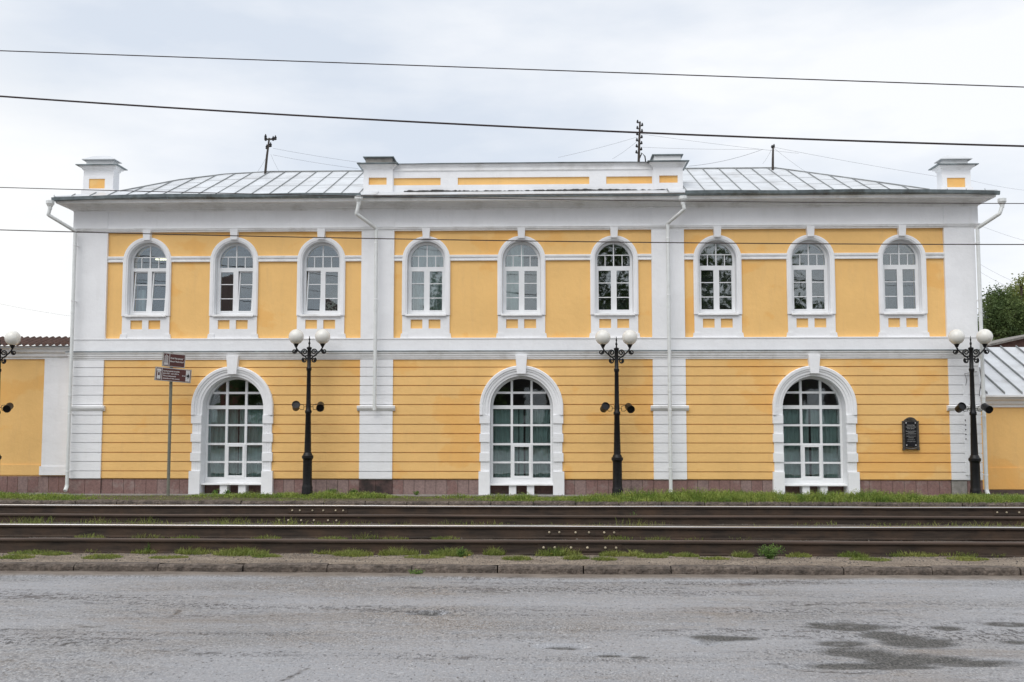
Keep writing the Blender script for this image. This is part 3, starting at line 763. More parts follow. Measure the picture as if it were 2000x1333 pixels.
def lower_window(i):
    cx, k = LWG[i]; _, _, ro, ri, rg = LW[i]; ro *= k; ri *= k; g = rg*k
    yf = Y0+.20; zs = l_spring
    zb = Z(945.5); fo = ri-.003
    m = MB(); m.arch(cx, zb, zs, g, [(0, yf+.07), (0, yf), (fo-g, yf), (fo-g, yf+.07)], 28)
    m.box(cx-fo, cx+fo, yf-.004, yf+.07, zb, Z(934.5))
    # bars: three columns, six rows
    q1, q2 = -g*.345, g*.345; bw = 2.3*k
    zz_top = lambda x: zs+math.sqrt(max(0, g*g-x*x))
    for q in (q1, q2): m.box(cx+q-bw, cx+q+bw, yf+.002, yf+.066, Z(934.6), zz_top(q)-.004)
    bars = [(904.5, 1.8), (868.5, 2.1), (831, 2.0), (795.5, 3.6), (767, 2.1)]
    for py, hwp in bars:
        zc = Z(py); hx = g if zc <= zs else math.sqrt(max(0, g*g-(zc-zs)**2))
        m.box(cx-hx, cx+hx, yf+.004, yf+.064, zc-hwp*MPP, zc+hwp*MPP)
    win = fix(part(m, 'window', M['pvc']))
    def sub(mb, name, mat): return mb.build(name, mat, win)
    cols = [(cx-g, cx+q1-bw), (cx+q1+bw, cx+q2-bw), (cx+q2+bw, cx+g)]
    rows = [Z(934.5)]
    zr = []
    prev = Z(934.5)
    for py, hwp in bars: zr.append((prev, Z(py)-hwp*MPP)); prev = Z(py)+hwp*MPP
    zr.append((prev, zs+g))
    for r_, (z0, z1) in enumerate(zr):
        for c_, (x0, x1) in enumerate(cols):
            mb = cell(cx, x0, x1, z0, z1, zs, g, yf+.03, .008)
            if mb: pane(mb, win)
    x0, x1 = cols[1]; z0, z1 = zr[1]
    sub(MB().plate([(x0-.02, Z(936)), (x1+.02, Z(936)), (x1+.02, z1+.02), (x0-.02, z1+.02)], yf-.012, yf+.03, [[(x0+.03, Z(934)+.03), (x1-.03, Z(934)+.03), (x1-.03, z1-.03), (x0+.03, z1-.03)]]).box(x0+.02, x1-.02, yf-.006, yf+.02, Z(904.5)-.012, Z(904.5)+.012), 'sash', M['pvc'])
    sub(MB().run(cx-fo-.02, cx+fo+.02, [(Y0-.03, Z(948.5)), (Y0-.03, Z(946.4)), (yf+.01, Z(944.5)), (yf+.01, Z(948.5))]), 'sill', M['whitetrim'])
    ct = Z(798)
    sub(blind_mesh(cx-g-.02, cx+g+.02, Z(940), ct, yf+.13, .085, 'fold', [(cx-.09, cx-.055), (cx+.03, cx+.06)] if i == 1 else [(cx-.02, cx+.02)]), 'curtain', M['blind'])
    # surround
    sur = MB(); st = Z(811)
    sur.arch(cx, st, zs, ri, [(0, yf+.02), (0, Y0-.055), (4.0*k, Y0-.060), (4.5*k, Y0-.078), (9.5*k, Y0-.082), (10.2*k, Y0-.098), (13.6*k, Y0-.102), (14.3*k, Y0-.12), (ro-ri-1.5*k, Y0-.124), (ro-ri, Y0-.112), (ro-ri, Y0)], 36)
    s_o = fix(part(sur, 'arch_surround', M['white']))
    # jambs below the moulded arch
    for s_ in (-1, 1):
        xa, xb = sorted((cx+s_*(ri), cx+s_*(ro-2.0*k)))
        j = MB(); j.box(xa+(0 if s_ > 0 else 0), xb, Y0-.072, yf+.02, -.03, st)
        for q in range(4):
            xx = xa+(xb-xa)*(q+.5)/4; j.box(xx-.012, xx+.012, Y0-.080, Y0-.07, .02, st-.01)
        j.build('jamb', M['white'], s_o)
        xo0, xo1 = sorted((cx+s_*(ri+.002), cx+s_*ro))
        for (ya, yb_) in ((811.5, 827.5), (847.5, 863.5), (885, 901.5)):
            MB().box(xo0, xo1, Y0-.098, Y0-.01, Z(yb_), Z(ya)).build('block', M['white'], s_o)
        xo0, xo1 = sorted((cx+s_*(ri+.001), cx+s_*(ro+1.5*k)))
        MB().box(xo0, xo1, Y0-.118, Y0-.01, -.03, Z(921)).build('block', M['white'], s_o)
    MB().plate([(cx-8.2*k, Z(731)), (cx+8.2*k, Z(731)), (cx+11.4*k, Z(695.5)), (cx-11.4*k, Z(695.5))], Y0-.165, Y0-.0).build('keystone', M['white'], s_o)
    # cellar niches under the sill
    MB().box(cx-ri, cx+ri, yf+.05, yf+.12, -.1, Z(949)).build('niche_back', M['granite'], s_o)
    for pp in (-17.5, 17.5) if i else (-14, 22):
        xx = cx+pp*k+ (.0 if i else -.03); MB().box(xx-7*k, xx+7*k, Y0+.01, yf+.06, -.03, Z(948.6)).build('post', M['white'], s_o)
for i in range(3): lower_window(i)

# ---- roof
YE = Y0-EO-.02; YRG = 22.9; z_e = z_soff+.105; z_r = P(1000, 333.5, YRG).z
sl = (z_r-z_e)/(YRG-YE)
def onroof(px, py):
    d = CM @ Vector(((px-1000)/2000, (666.5-py)/2000, -1))
    t = (z_e-EYE-sl*YE)/(d.z-sl*d.y); return d.x*t, d.y*t
hl = [(BX0-SO, YE)]+[onroof(*p) for p in ((235, 374.5), (350, 352.5), (440, 341.5))]+[(onroof(522, 336)[0], YRG)]
hr = [(BX1+SO, YE)]+[onroof(*p) for p in ((1815, 371.5), (1690, 353.5), (1600, 341))]+[(onroof(1522, 334)[0], YRG)]
def ytop(x):
    xsL = [p[0] for p in hl]; ysL = [p[1] for p in hl]; xsR = [p[0] for p in reversed(hr)]; ysR = [p[1] for p in reversed(hr)]
    return float(min(np.interp(x, xsL, ysL), np.interp(x, xsR, ysR)))
zr = lambda y: z_e+sl*(y-YE)
b = MB(); n = len(hl)
front = [(x, y, zr(y)-.015) for x, y in hl]+[(x, y, zr(y)-.015) for x, y in reversed(hr)]
yb2 = 2*YRG-YE
back = [(x, 2*YRG-y, z-.0) for x, y, z in front]
vs = front+back; K = len(front); fs = [tuple(reversed(range(K)))[::-1], tuple(reversed([K+i for i in range(K)]))]
for q in range(n-1): fs += [(q, q+1, K+q+1, K+q)]
for q in range(n, 2*n-1): fs += [(q, q+1, K+q+1, K+q)]
b.add(vs, fs)
roof = fix(part(b, 'roof', M['roofmetal']))
ci = .365; x = BX0-SO+.02
while x < BX1+SO-.1:
    x1 = min(x+ci, BX1+SO-.02)
    if not (x > X(716, 380) and x1 < X(1330, 380)):
        m = MB(); dz = random.uniform(0, .006)
        ys = [YE]; 
        t0, t1 = ytop(x+.004), ytop(x1-.004); xm = (x+x1)/2; tm = ytop(xm)
        t0, t1 = max(t0, YE+.02), max(t1, YE+.02); tm = max(tm, YE+.02)
        m.add([(x+.004, YE, zr(YE)+dz), (x1-.004, YE, zr(YE)+dz), (x1-.004, t1, zr(t1)+dz), (xm, tm, zr(tm)+dz), (x+.004, t0, zr(t0)+dz),
               (x+.004, YE, zr(YE)-.012), (x1-.004, YE, zr(YE)-.012), (x1-.004, t1, zr(t1)-.012), (xm, tm, zr(tm)-.012), (x+.004, t0, zr(t0)-.012)],
              [(0,1,2,3,4), (9,8,7,6,5), (0,5,6,1), (1,6,7,2), (2,7,8,3), (3,8,9,4), (4,9,5,0)])
        m.mi = 1
        h = .028
        m.add([(x-.008, YE, zr(YE)), (x+.008, YE, zr(YE)), (x+.008, t0, zr(t0)), (x-.008, t0, zr(t0)), (x-.006, YE+.02, zr(YE)+h), (x+.006, YE+.02, zr(YE)+h), (x+.006, t0, zr(t0)+h), (x-.006, t0, zr(t0)+h)],
              [(0,3,2,1), (4,5,6,7), (0,1,5,4), (1,2,6,5), (2,3,7,6), (3,0,4,7)])
        for cr_ in (.36, .7):
            yy = YE+(min(t0, t1)-YE)*cr_
            if min(t0, t1)-YE > .9:
                m.add([(x+.01, yy, zr(yy)+dz+.001), (x1-.01, yy+.03, zr(yy+.03)+dz+.001), (x1-.01, yy+.045, zr(yy+.045)+dz+.004), (x+.01, yy+.015, zr(yy+.015)+dz+.004)], [(0,1,2,3)])
        m.build('sheet', [M['roofmetal'], M['seam']], roof)
    x = x1
m = MB(); m.tube([(hl[-1][0], YRG, z_r+.012), (hr[-1][0], YRG, z_r+.012)], .022, 6)
m.tube([(x_, y_, zr(y_)+.012) for x_, y_ in hl[1:]], .016, 6); m.tube([(x_, y_, zr(y_)+.012) for x_, y_ in hr[1:]], .016, 6)
m.build('ridge_cap', M['seam'], roof)

# ---- parapet over the middle bay
YP = Y0-.16
pa, pc = X(711, 340, YP), X(1333, 340, YP)
zp = lambda py, o=0: P(1000, py, YP-o).z
m = MB(); m.rect_sweep(pa+.03, pc-.03, YP+.03, YP+.42, [(0, zp(383)), (0, zp(320))])
par = fix(part(m, 'parapet', M['yellow']))
pan = [(721, 756), (769, 860.6), (894, 1151), (1184, 1273.6), (1287, 1323)]
def xp(px): return X(px, 350, YP)
ph = [[(xp(a), zp(360.8)), (xp(c), zp(360.8)), (xp(c), zp(346.5)), (xp(a), zp(346.5))] for a, c in pan[1:4]]
MB().plate([(xp(768), zp(378)), (xp(1275), zp(378)), (xp(1275), zp(334)), (xp(768), zp(334))], YP, YP+.03, ph).build('parapet_face', M['white'], par)
for q, (a, c) in enumerate(((711, 768), (1275, 1333))):
    pn = pan[0] if q == 0 else pan[4]
    pr_ = MB().plate([(xp(a), zp(379.5)), (xp(c), zp(379.5)), (xp(c), zp(331)), (xp(a), zp(331))], YP-.06, YP+.02, [[(xp(pn[0]), zp(360.8)), (xp(pn[1]), zp(360.8)), (xp(pn[1]), zp(346.5)), (xp(pn[0]), zp(346.5))]])
    pr_.box(xp(a), xp(c), YP+.032, YP+.50, zp(379.5), zp(331))
    pr_.build('pier', M['white'], par)
    MB().box(xp(pn[0]-3), xp(pn[1]+3), YP-.02, YP+.01, zp(364), zp(343)).build('pier_panel', M['yellow'], par)
    hA, hC = xp(a), xp(c)
    MB().rect_sweep(hA, hC, YP-.06, YP+.5, [(0, zp(331)), (.0, zp(331)+.0), (.02, zp(329)), (.035, zp(326)), (.06, zp(324)), (.075, zp(319.2, .13)), (.09, zp(318.2, .15))]).build('pier_cornice', M['whitetrim'], par)
    MB().rect_sweep(hA, hC, YP-.06, YP+.5, [(.0, zp(318, .18)), (.115, zp(318, .18)), (.12, zp(317, .18)), (.12, zp(315.6, .18)), (0, zp(314.5, .18))]).build('pier_flashing', M['flash'], par)
    MB().rect_sweep(hA+.03, hC-.03, YP-.02, YP+.46, [(0, zp(316)), (0, zp(305, .02))]).build('pier_neck', M['concrete'] if q == 0 else M['whitetrim'], par)
    MB().rect_sweep(hA+.03, hC-.03, YP-.02, YP+.46, [(0, zp(305.5, .065)), (.045, zp(305.3, .065)), (.045, zp(303.6, .065)), (-.23, zp(299))]).build('pier_cap', M['flash'], par)
MB().run(xp(768)+.003, xp(1275)-.003, [(YP, zp(334.5)), (YP-.02, zp(333)), (YP-.022, zp(331)), (YP-.004, zp(330.5)), (YP-.004, zp(325.5)), (YP-.03, zp(324)), (YP-.045, zp(320.5)), (YP+.1, zp(320)), (YP+.1, zp(334.5))]).build('parapet_cornice', M['whitetrim'], par)
# slightly sagging sheet coping
m = MB(); xs = np.linspace(xp(772), xp(1272), 26); vs = []
for j, xx in enumerate(xs):
    t = (j/25-.5)*2; dz = -.03*max(0, t*t-.35)+random.uniform(-.004, .004)
    vs += [(xx, YP-.07, zp(320.6)+dz*.4), (xx, YP-.072, zp(319.2)+dz*.4), (xx, YP+.18, zp(313.5)+dz), (xx, YP+.45, zp(317)+dz), (xx, YP+.45, zp(322))]
fs = [(j*5+q, (j+1)*5+q, (j+1)*5+q+1, j*5+q+1) for j in range(25) for q in range(4)]; fs += [(0,1,2,3,4)]
m.add(vs, fs).build('coping', M['flash'], par)
# rough tar and flashing strip at its foot
m = MB(); xs = np.linspace(xp(712), xp(1334), 150); vs = []
for j, xx in enumerate(xs):
    up = random.uniform(-.002, .020)*(1 if xx > xp(790) else .1)+.010*math.sin(xx*2.1)
    vs += [(xx, YP-.10, zp(381)), (xx, YP-.11-random.uniform(0, .012), zp(380, .1)), (xx, YP-.11, zp(376.5 if xx > xp(790) else 379.5, .1)+up), (xx, YP-.062, zp(372.5 if xx > xp(790) else 379, .06)+up), (xx, YP+.03, zp(376 if xx > xp(790) else 380)+up)]
fs = [(j*5+q, (j+1)*5+q, (j+1)*5+q+1, j*5+q+1) for j in range(149) for q in range(4)]
m.add(vs, fs).build('tar_edge', M['tar'], par)
MB().run(X(703, 380, YP-.36), X(1341, 380, YP-.36), [(Y0-EO-.012, z_soff+.072), (Y0-EO-.012, z_soff+.084), (YP-.12, zp(380.5, .12)), (YP, zp(380)), (YP, z_soff+.072)]).build('apron', M['concrete'], par)

# ---- corner chimneys
def chimney(xa, xc, pn, base, lv, yf):
    zc = lambda py, o=0: P((xa+xc)/2, py, yf-o).z
    XA, XC = X(xa, 355, yf), X(xc, 355, yf); d = .27
    ch = fix(part(MB().rect_sweep(XA, XC, yf, yf+d, [(.0, zc(base)), (.0, zc(lv[0]))]), 'chimney', M['white']))
    MB().rect_sweep(XA, XC, yf, yf+d, [(.012, zc(base)-.05), (.03, zc(base)), (.03, zc(base-13)), (.0, zc(base-14))]).build('chimney_foot', M['white'], ch)
    MB().rect_sweep(XA, XC, yf, yf+d, [(.0, zc(lv[0])-.01), (.02, zc(lv[0]-1)), (.03, zc(lv[0]-4)), (.06, zc(lv[0]-6, .06)), (.08, zc(lv[1]+1.5, .1))]).build('chimney_cornice', M['whitetrim'], ch)
    MB().rect_sweep(XA, XC, yf, yf+d, [(.08, zc(lv[1]+1.5, .155)), (.125, zc(lv[1]+1.3, .155)), (.125, zc(lv[1]-.2, .155)), (.0, zc(lv[1]-1.6, .155))]).build('chimney_flashing', M['flash'], ch)
    MB().rect_sweep(XA+.04, XC-.04, yf+.02, yf+d-.02, [(0, zc(lv[1], .155)), (0, zc(lv[2]+1, .1))]).build('chimney_neck', M['whitetrim'], ch)
    MB().rect_sweep(XA+.04, XC-.04, yf+.02, yf+d-.02, [(0, zc(lv[2]+1, .1)), (.07, zc(lv[2]+1, .085)), (.07, zc(lv[2]-.3, .085)), (-.10, zc(lv[3]-.5))]).build('chimney_cap', M['roofmetal'], ch)
    xa_, xb_ = X(pn[0], 358, yf), X(pn[1], 358, yf)
    MB().box(xa_, xb_, yf-.003, yf+.01, zc(pn[3]), zc(pn[2])).build('chimney_panel', M['yellow'], ch)
    MB().plate([(XA+.002, zc(pn[3])-.04), (XC-.002, zc(pn[3])-.04), (XC-.002, zc(pn[2])+.05), (XA+.002, zc(pn[2])+.05)], yf-.022, yf-.001, [[(xa_, zc(pn[3])), (xb_, zc(pn[3])), (xb_, zc(pn[2])), (xa_, zc(pn[2]))]]).build('chimney_face', M['white'], ch)
chimney(163, 222, (174.5, 205.5, 350, 369), 384, (333, 320, 310, 303), Y0+.02)
chimney(1840, 1896, (1849, 1884.5, 348, 366.5), 380, (332, 319, 309, 301.5), Y0+.02)
for cxp in (192, 1866):
    vs = []; xs = np.linspace(X(cxp-33, 384, Y0-.1), X(cxp+33, 384, Y0-.1), 24)
    for xx in xs:
        up = random.uniform(.0, .035); zt_ = P(cxp, 386, Y0-.06).z; vs += [(xx, Y0-.07-random.uniform(0, .03), zt_-.04), (xx, Y0-.055, zt_+.035+up), (xx, Y0+.03, zt_+.04+up)]
    fix(part(MB().add(vs, [(j*3+q, (j+1)*3+q, (j+1)*3+q+1, j*3+q+1) for j in range(23) for q in range(2)]), 'tar_seal', M['tar']))
# ---- downpipes
def downpipe(top, el1, el2, wallpx, botz, Yw=Y0-.215):
    a = P(top[0], top[1], Y0-EO-.05); b1 = P(el1[0], el1[1], Y0-EO-.05); c1 = P(el2[0], el2[1], Yw)
    m = MB(); m.tube([Vector((a.x, a.y, a.z-.09)), (Vector((a.x, a.y, a.z-.12))*.4+b1*.6), b1, b1*.96+c1*.04, b1*.06+c1*.94, c1, Vector((c1.x, Yw, c1.z-.05)), Vector((c1.x+.004, Yw, (c1.z+botz)/2)), Vector((c1.x, Yw, botz+.001))], .036, 12)
    pipe = fix(part(m, 'downpipe', M['pipe'])); smooth_by_angle(pipe, 50)
    h = MB().lathe([(.04, -.10), (.045, -.05), (.075, .0), (.085, .015), (.085, .075), (.07, .075)], (a.x, a.y, a.z-.02), 8)
    h.build('hopper', M['pipe'], pipe)
    z = c1.z-.3
    while z > botz+.2:
        if abs(z-z_band0) > .25:
            MB().lathe([(.040, 0), (.041, .022)], (c1.x, Yw, z), 12).box(c1.x-.008, c1.x+.008, Yw+.03, Y0-.02, z+.002, z+.018).build('clamp', M['whitetrim'], pipe)
        z -= 1.15
    for zz in (c1.z-1.7, c1.z-3.4):
        if zz > botz+.3: MB().lathe([(.0365, 0), (.0395, .006), (.0395, .05), (.0365, .056)], (c1.x+.002, Yw, zz), 12).build('sleeve', M['pipe'], pipe)
    if botz < .5: MB().tube([(c1.x, Yw, botz+.02), (c1.x, Yw-.01, botz-.02), (c1.x, Yw-.07, botz-.09)], .04, 12).build('spout', M['pipe'], pipe)
downpipe((98, 398), (94, 420), (147, 452), 146, .16)
downpipe((700.5, 389), (696, 418), (735, 447), 735, Z(802, 1000, Y0-.2))
downpipe((1334, 389), (1337, 409), (1304, 437), 1304, .10)
downpipe((1957, 394), (1952, 418), (1909, 446), 1909, .12)
# cables and a conduit on the right corner
m = MB(); xc_ = X(1885, 830); yc = Y0-PP-.012
m.tube([(xc_, yc, .35), (xc_, yc, Z(740)), (xc_+.02, yc-.02, Z(733)), (xc_+.10, yc-.04, Z(731)), (xc_+.17, yc-.03, Z(736))], .007, 6)
m.box(xc_-.05, xc_-.042+.09, yc-.006, yc+.011, .4, Z(752)) 
fix(part(m, 'conduit', M['white']))
m = MB(); m.tube([(X(1904, 725), yc, Z(728)), (X(1880, 740), yc-.02, Z(732)), (X(1884, 745), yc-.02, Z(744)), (X(1882, 745), yc, Z(756))], .005, 6)
m.tube([(X(1909, 725), Y0-.12, Z(720)), (X(1911, 740), Y0-.12, Z(745)), (X(1908, 760), Y0-.1, Z(775))], .006, 6)
for q in range(5): m.lathe([(.012, 0), (.012, .02)], (xc_-.03, yc-.008, Z(822+q*9)), 6)
fix(part(m, 'cable', M['wire']))

for o in list(bld.children):
    for ch in o.children:
        # grandchildren were modelled in world coordinates as well: their parent already carries the shift
        pass

# ------------------------------------------------------------------ left wing: boundary wall with a corrugated cap
YL = Y0+.30
lw = empty('boundary_wall', 'low yellow wall with white corner pilaster under a wavy brown roof, at the far left', 'wall', None, (0, YL, 0))
def lp(mb, name, mat): o = mb.build(name, mat, lw); o.location.y = -YL; return o
zl_ = lambda py: P(60, py, YL).z
xl1 = BX0+.06; xpil = P(85.5, 820, YL).x
lp(MB().box(-26, xl1, YL, YL+.4, -.34, zl_(676)), 'wall_body', M['yellow'])
lp(MB().box(xpil, xl1-.0, YL-.045, YL-.001, zl_(928)+0, zl_(701)), 'pilaster', M['white'])
lp(MB().box(xpil-.03, xl1, YL-.065, YL-.002, zl_(928), zl_(911)), 'pilaster_base', M['white'])
lp(MB().box(-26, xpil-.032, YL-.02, YL-.001, zl_(928), zl_(908)), 'base_band', M['yellow'])
lp(MB().run(-26, xl1, [(YL-.001, zl_(702)), (YL-.03, zl_(702)), (YL-.035, zl_(699)), (YL-.07, zl_(697)), (YL-.075, zl_(692)), (YL-.12, zl_(689)), (YL-.13, zl_(683)), (YL-.17, zl_(682)), (YL-.18, zl_(678)), (YL-.001, zl_(677))]), 'cornice', M['whitetrim'])
lp(MB().box(xpil-.15, xl1, YL-.20, YL-.05, zl_(678.5), zl_(676.8)), 'drip_edge', M['flash'])
for q in range(3):
    x1_ = xl1-q*1.45; x0_ = x1_-1.46; vs = []; nn = 96
    zt = zl_(675.3)
    for j in range(nn+1):
        xx = x0_+(x1_-x0_)*j/nn; hz = .022*math.sin(xx*2*PI/.137)
        for yy, dz in ((YL-.27, 0), (YL+.55, .22)): vs += [(xx, yy, zt+hz+dz+.001*q), (xx, yy, zt+hz+dz-.010)]
    fs = []
    for j in range(nn):
        a_, b_ = 4*j, 4*j+4
        fs += [(a_, b_, b_+2, a_+2), (a_+1, a_+3, b_+3, b_+1), (a_, a_+1, b_+1, b_), (a_+2, b_+2, b_+3, a_+3)]
    lp(MB().add(vs, fs), 'roof_sheet', M['slate'])
x = xl1
while x > -12.5:
    lp(MB().box(x-.212, x-.004, YL-.014-random.uniform(0, .004), YL-.001, -.3, zl_(930.5)), 'slab', M['granite'] if random.random() < .75 else M['granite2']); x -= .216

# ------------------------------------------------------------------ right wing: low yellow house with seamed roof
YW = Y0+1.15
rw = empty('side_building', 'low yellow side building under a grey seamed metal roof, at the far right', 'building', None, (0, YW, 0))
def rp(mb, name, mat, par=None):
    o = mb.build(name, mat, par or rw)
    if par is None: o.location.y = -YW
    return o
zw = lambda py: P(1960, py, YW).z
xr0 = BX1-.2
rp(MB().box(xr0, 26, YW, YW+4.4, -.34, zw(788)), 'wall_body', M['yellow'])
rp(MB().box(xr0, 26, YW-.02, YW-.001, zw(956), zw(914)), 'base_band', M['yellow'])
rp(MB().box(xr0, 26, YW-.012, YW-.0, -.3, zw(957)), 'plinth', M['mortar'])
rp(MB().run(xr0, 26, [(YW-.001, zw(796)), (YW-.03, zw(796)), (YW-.035, zw(792)), (YW-.08, zw(789)), (YW-.09, zw(784)), (YW-.16, zw(781)), (YW-.17, zw(775.5)), (YW-.001, zw(775))]), 'cornice', M['whitetrim'])
ye, ze = YW-.24, P(1960, 772.5, YW-.24).z; yr2 = YW+2.4; zr2 = P(1960, 678.5, yr2).z; s2 = (zr2-ze)/(yr2-ye)
rf = rp(MB().add([(xr0, ye, ze-.012), (26, ye, ze-.012), (26, yr2, zr2-.012), (xr0, yr2, zr2-.012), (26, 2*yr2-ye, ze-.012), (xr0, 2*yr2-ye, ze-.012)], [(0,1,2,3), (3,2,4,5), (1,4,2), (0,3,5), (0,5,4,1)]), 'roof', M['roofmetal'])
rp(MB().run(xr0, 26, [(ye-.01, ze-.035), (ye-.012, ze+.002), (ye+.05, ze+.004), (ye+.05, ze-.035)]), 'drip_edge', M['whitetrim'])
x = xr0+.06
while x < 20:
    m = MB(); m.add([(x, ye, ze), (x+.355, ye, ze), (x+.355, yr2, zr2), (x, yr2, zr2), (x, ye, ze-.01), (x+.355, ye, ze-.01), (x+.355, yr2, zr2-.01), (x, yr2, zr2-.01)], [(0,1,2,3), (7,6,5,4), (0,4,5,1), (1,5,6,2), (2,6,7,3), (3,7,4,0)])
    m.mi = 1; y9 = ye+.06; z9 = ze+s2*.06
    m.add([(x-.009, y9, z9), (x+.009, y9, z9), (x+.009, yr2, zr2), (x-.009, yr2, zr2), (x-.009, y9, z9+.045), (x+.009, y9, z9+.045), (x+.009, yr2, zr2+.045), (x-.009, yr2, zr2+.045)], [(0,3,2,1), (4,5,6,7), (0,1,5,4), (1,2,6,5), (2,3,7,6), (3,0,4,7)])
    rp(m, 'sheet', [M['roofmetal'], M['seam']], rf); x += .36

# shed roof further back on the right
sh = empty('shed', 'brown corrugated shed roof behind the grey roof, below the trees', 'shed', None, (0, 30, 0))
a_, c_ = P(1930, 676, 30), P(2015, 657, 30)
m = MB(); m.add([(a_.x, 30, a_.z-1.4), (c_.x+3, 30, c_.z-1.4), (c_.x+3, 30, c_.z+.6), (a_.x, 30, a_.z), (a_.x, 33, a_.z-1.4), (c_.x+3, 33, c_.z-1.4), (c_.x+3, 33, c_.z+.6), (a_.x, 33, a_.z)], [(0,1,2,3), (3,2,6,7), (1,5,6,2), (0,3,7,4), (4,7,6,5)])
o = m.build('shed_wall', M['slate'], sh); o.location.y = -30
m = MB()
for q in range(46):
    t = q/30; p = a_.lerp(c_, t); m.tube([(p.x, 29.85, p.z+.02), (p.x, 33.1, p.z+.02)], .035, 6)
o = m.build('roof_sheet', M['concrete'], sh); o.location.y = -30

# ------------------------------------------------------------------ street lamps
def lz(py): return P(603, py, 20.2).z
def make_lamp():
    root = empty('street_lamp')
    k = .01010                                       # metres per picture pixel at the lamp
    v = lambda zpx: lz(630+zpx/3.81)
    r = lambda wpx: wpx/3.81*k/2
    prof = [(r(84), -.05), (r(84), v(1268)), (r(78), v(1258)), (r(82), v(1240)), (r(74), v(1228)), (r(70), v(1215)), (r(68), v(1040)), (r(72), v(1030)), (r(86), v(1022)), (r(88), v(1006)), (r(70), v(998)), (r(62), v(985)),
            (r(52), v(980)), (r(40), v(692)), (r(50), v(684)), (r(52), v(672)), (r(40), v(662)), (r(36), v(640)), (r(30), v(375)), (r(38), v(368)), (r(40), v(352)), (r(30), v(345)), (r(28), v(215)), (r(38), v(208)), (r(40), v(198)), (r(22), v(194))]
    p = MB().lathe(prof, seg=14).build('pole', M['iron'], root); smooth_by_angle(p, 35)
    MB().lathe([(r(14), v(194)), (r(10), v(180)), (r(18), v(168)), (r(8), v(150)), (r(13), v(138)), (r(8), v(130)), (r(3), v(112))], seg=8).build('finial', M['iron'], root)
    s = k/3.81
    zc = lambda zz: v(zz)
    def spiral(cx, cz, r0, turns, a0, dirn, n=26):
        pts = []
        for j in range(n):
            t = j/(n-1); rr = 1.12*r0*(1-.74*t); a = a0+dirn*turns*2*PI*t
            pts.append((cx+rr*math.cos(a), 0, cz+rr*math.sin(a)))
        return pts
    for sg in (-1, 1):
        m = MB(); g = .0125
        m.tube([(sg*x_*s, 0, v(z_)) for x_, z_ in ((14, 285), (28, 268), (50, 252), (74, 232), (92, 212), (100, 196))], .0145, 8)
        m.tube([(sg*x_*s, 0, v(z_)) for x_, z_ in ((12, 258), (30, 262), (44, 262), (56, 250))], g, 6)
        for (cx_, cz_, rr, a0, dr) in ((36, 230, 21, -.8, -1), (36, 292, 17, 1.2, 1), (112, 226, 17, 2.2, -1)):
            pts = spiral(cx_*s, v(cz_), rr*s, 1.45, a0, -dr)
            m.tube([(sg*x_, 0, z_) for x_, y_, z_ in pts], [g*1.05]*(len(pts)-3)+[g, g*1.3, g*1.5], 6)
        o = m.build('scroll_arm', M['iron'], root); smooth_by_angle(o, 60)
        MB().lathe([(.012, v(205)), (.014, v(198)), (.03, v(190)), (.045, v(178)), (.062, v(168)), (.064, v(164)), (.04, v(163))], (sg*100*s, 0, 0), 12).build('globe_cup', M['iron'], root)
        rg = 57*s; m = MB(); n = 14
        m.lathe([(max(.001, rg*math.sin(PI*j/n)), -rg*math.cos(PI*j/n)) for j in range(n+1)], (sg*100*s, 0, v(118)), 24)
        m.build('globe', M['globe'], root, smooth=True)
        # floodlight
        fl = MB(); c = Vector((sg*92*s, -.02, v(636))); tilt = Matrix.Rotation(R(-25 if sg > 0 else 28), 4, 'Y') @ Matrix.Rotation(R(112 if sg > 0 else 62), 4, 'X')
        if sg > 0: pr = [(.02, -.115), (.045, -.11), (.066, -.09), (.072, -.08), (.072, .08), (.078, .082), (.078, .115), (.070, .115), (.068, .09), (.001, .088)]
        else: pr = [(.02, -.105), (.05, -.10), (.070, -.08), (.076, .05), (.082, .052), (.082, .085), (.074, .085), (.070, .06), (.001, .058)]
        tilt = tilt @ Matrix.Scale(1, 4)
        fl.lathe(pr, c, 16, tilt); f = fl.build('floodlight', M['iron'], root); smooth_by_angle(f, 35)
        br = MB(); br.tube([(sg*10*s, 0, v(640)), (sg*34*s, -.01, v(640)), (sg*36*s, -.01, v(625)), (sg*58*s, -.02, v(620)), (sg*72*s, -.04, v(622))], .006, 6)
        br.tube([(sg*34*s, .01, v(640)), (sg*36*s, .01, v(660)), (sg*58*s, .02, v(662)), (sg*74*s, .03, v(650))], .006, 6)
        br.tube([(sg*16*s, 0, v(618)), (sg*16*s, 0, v(668))], .009, 6)
        br.build('bracket', M['iron'], f)
    return root
lamp0 = make_lamp()
LY = 20.2
labs = ['black twin globe street lamp at the left edge, only its right globe and floodlight showing',
        'black twin globe street lamp between the brown direction sign and the left downpipe',
        'black twin globe street lamp between the middle arched window and the long right downpipe',
        'black twin globe street lamp at the right corner, beside the cable conduit and side building']
for i, (px, py) in enumerate(((-6.5, 820), (602, 820), (1205, 820), (1901, 820))):
    o = lamp0 if i == 0 else copy_tree(lamp0)
    o.location = (P(px, py, LY).x, LY, (0.015, 0.03, .0, -.005)[i]); o.rotation_euler = (0, 0, (0.0, .0, .05, -.06)[i])
    tag(o, labs[i], 'street lamp', 'twin globe street lamps along the verge')

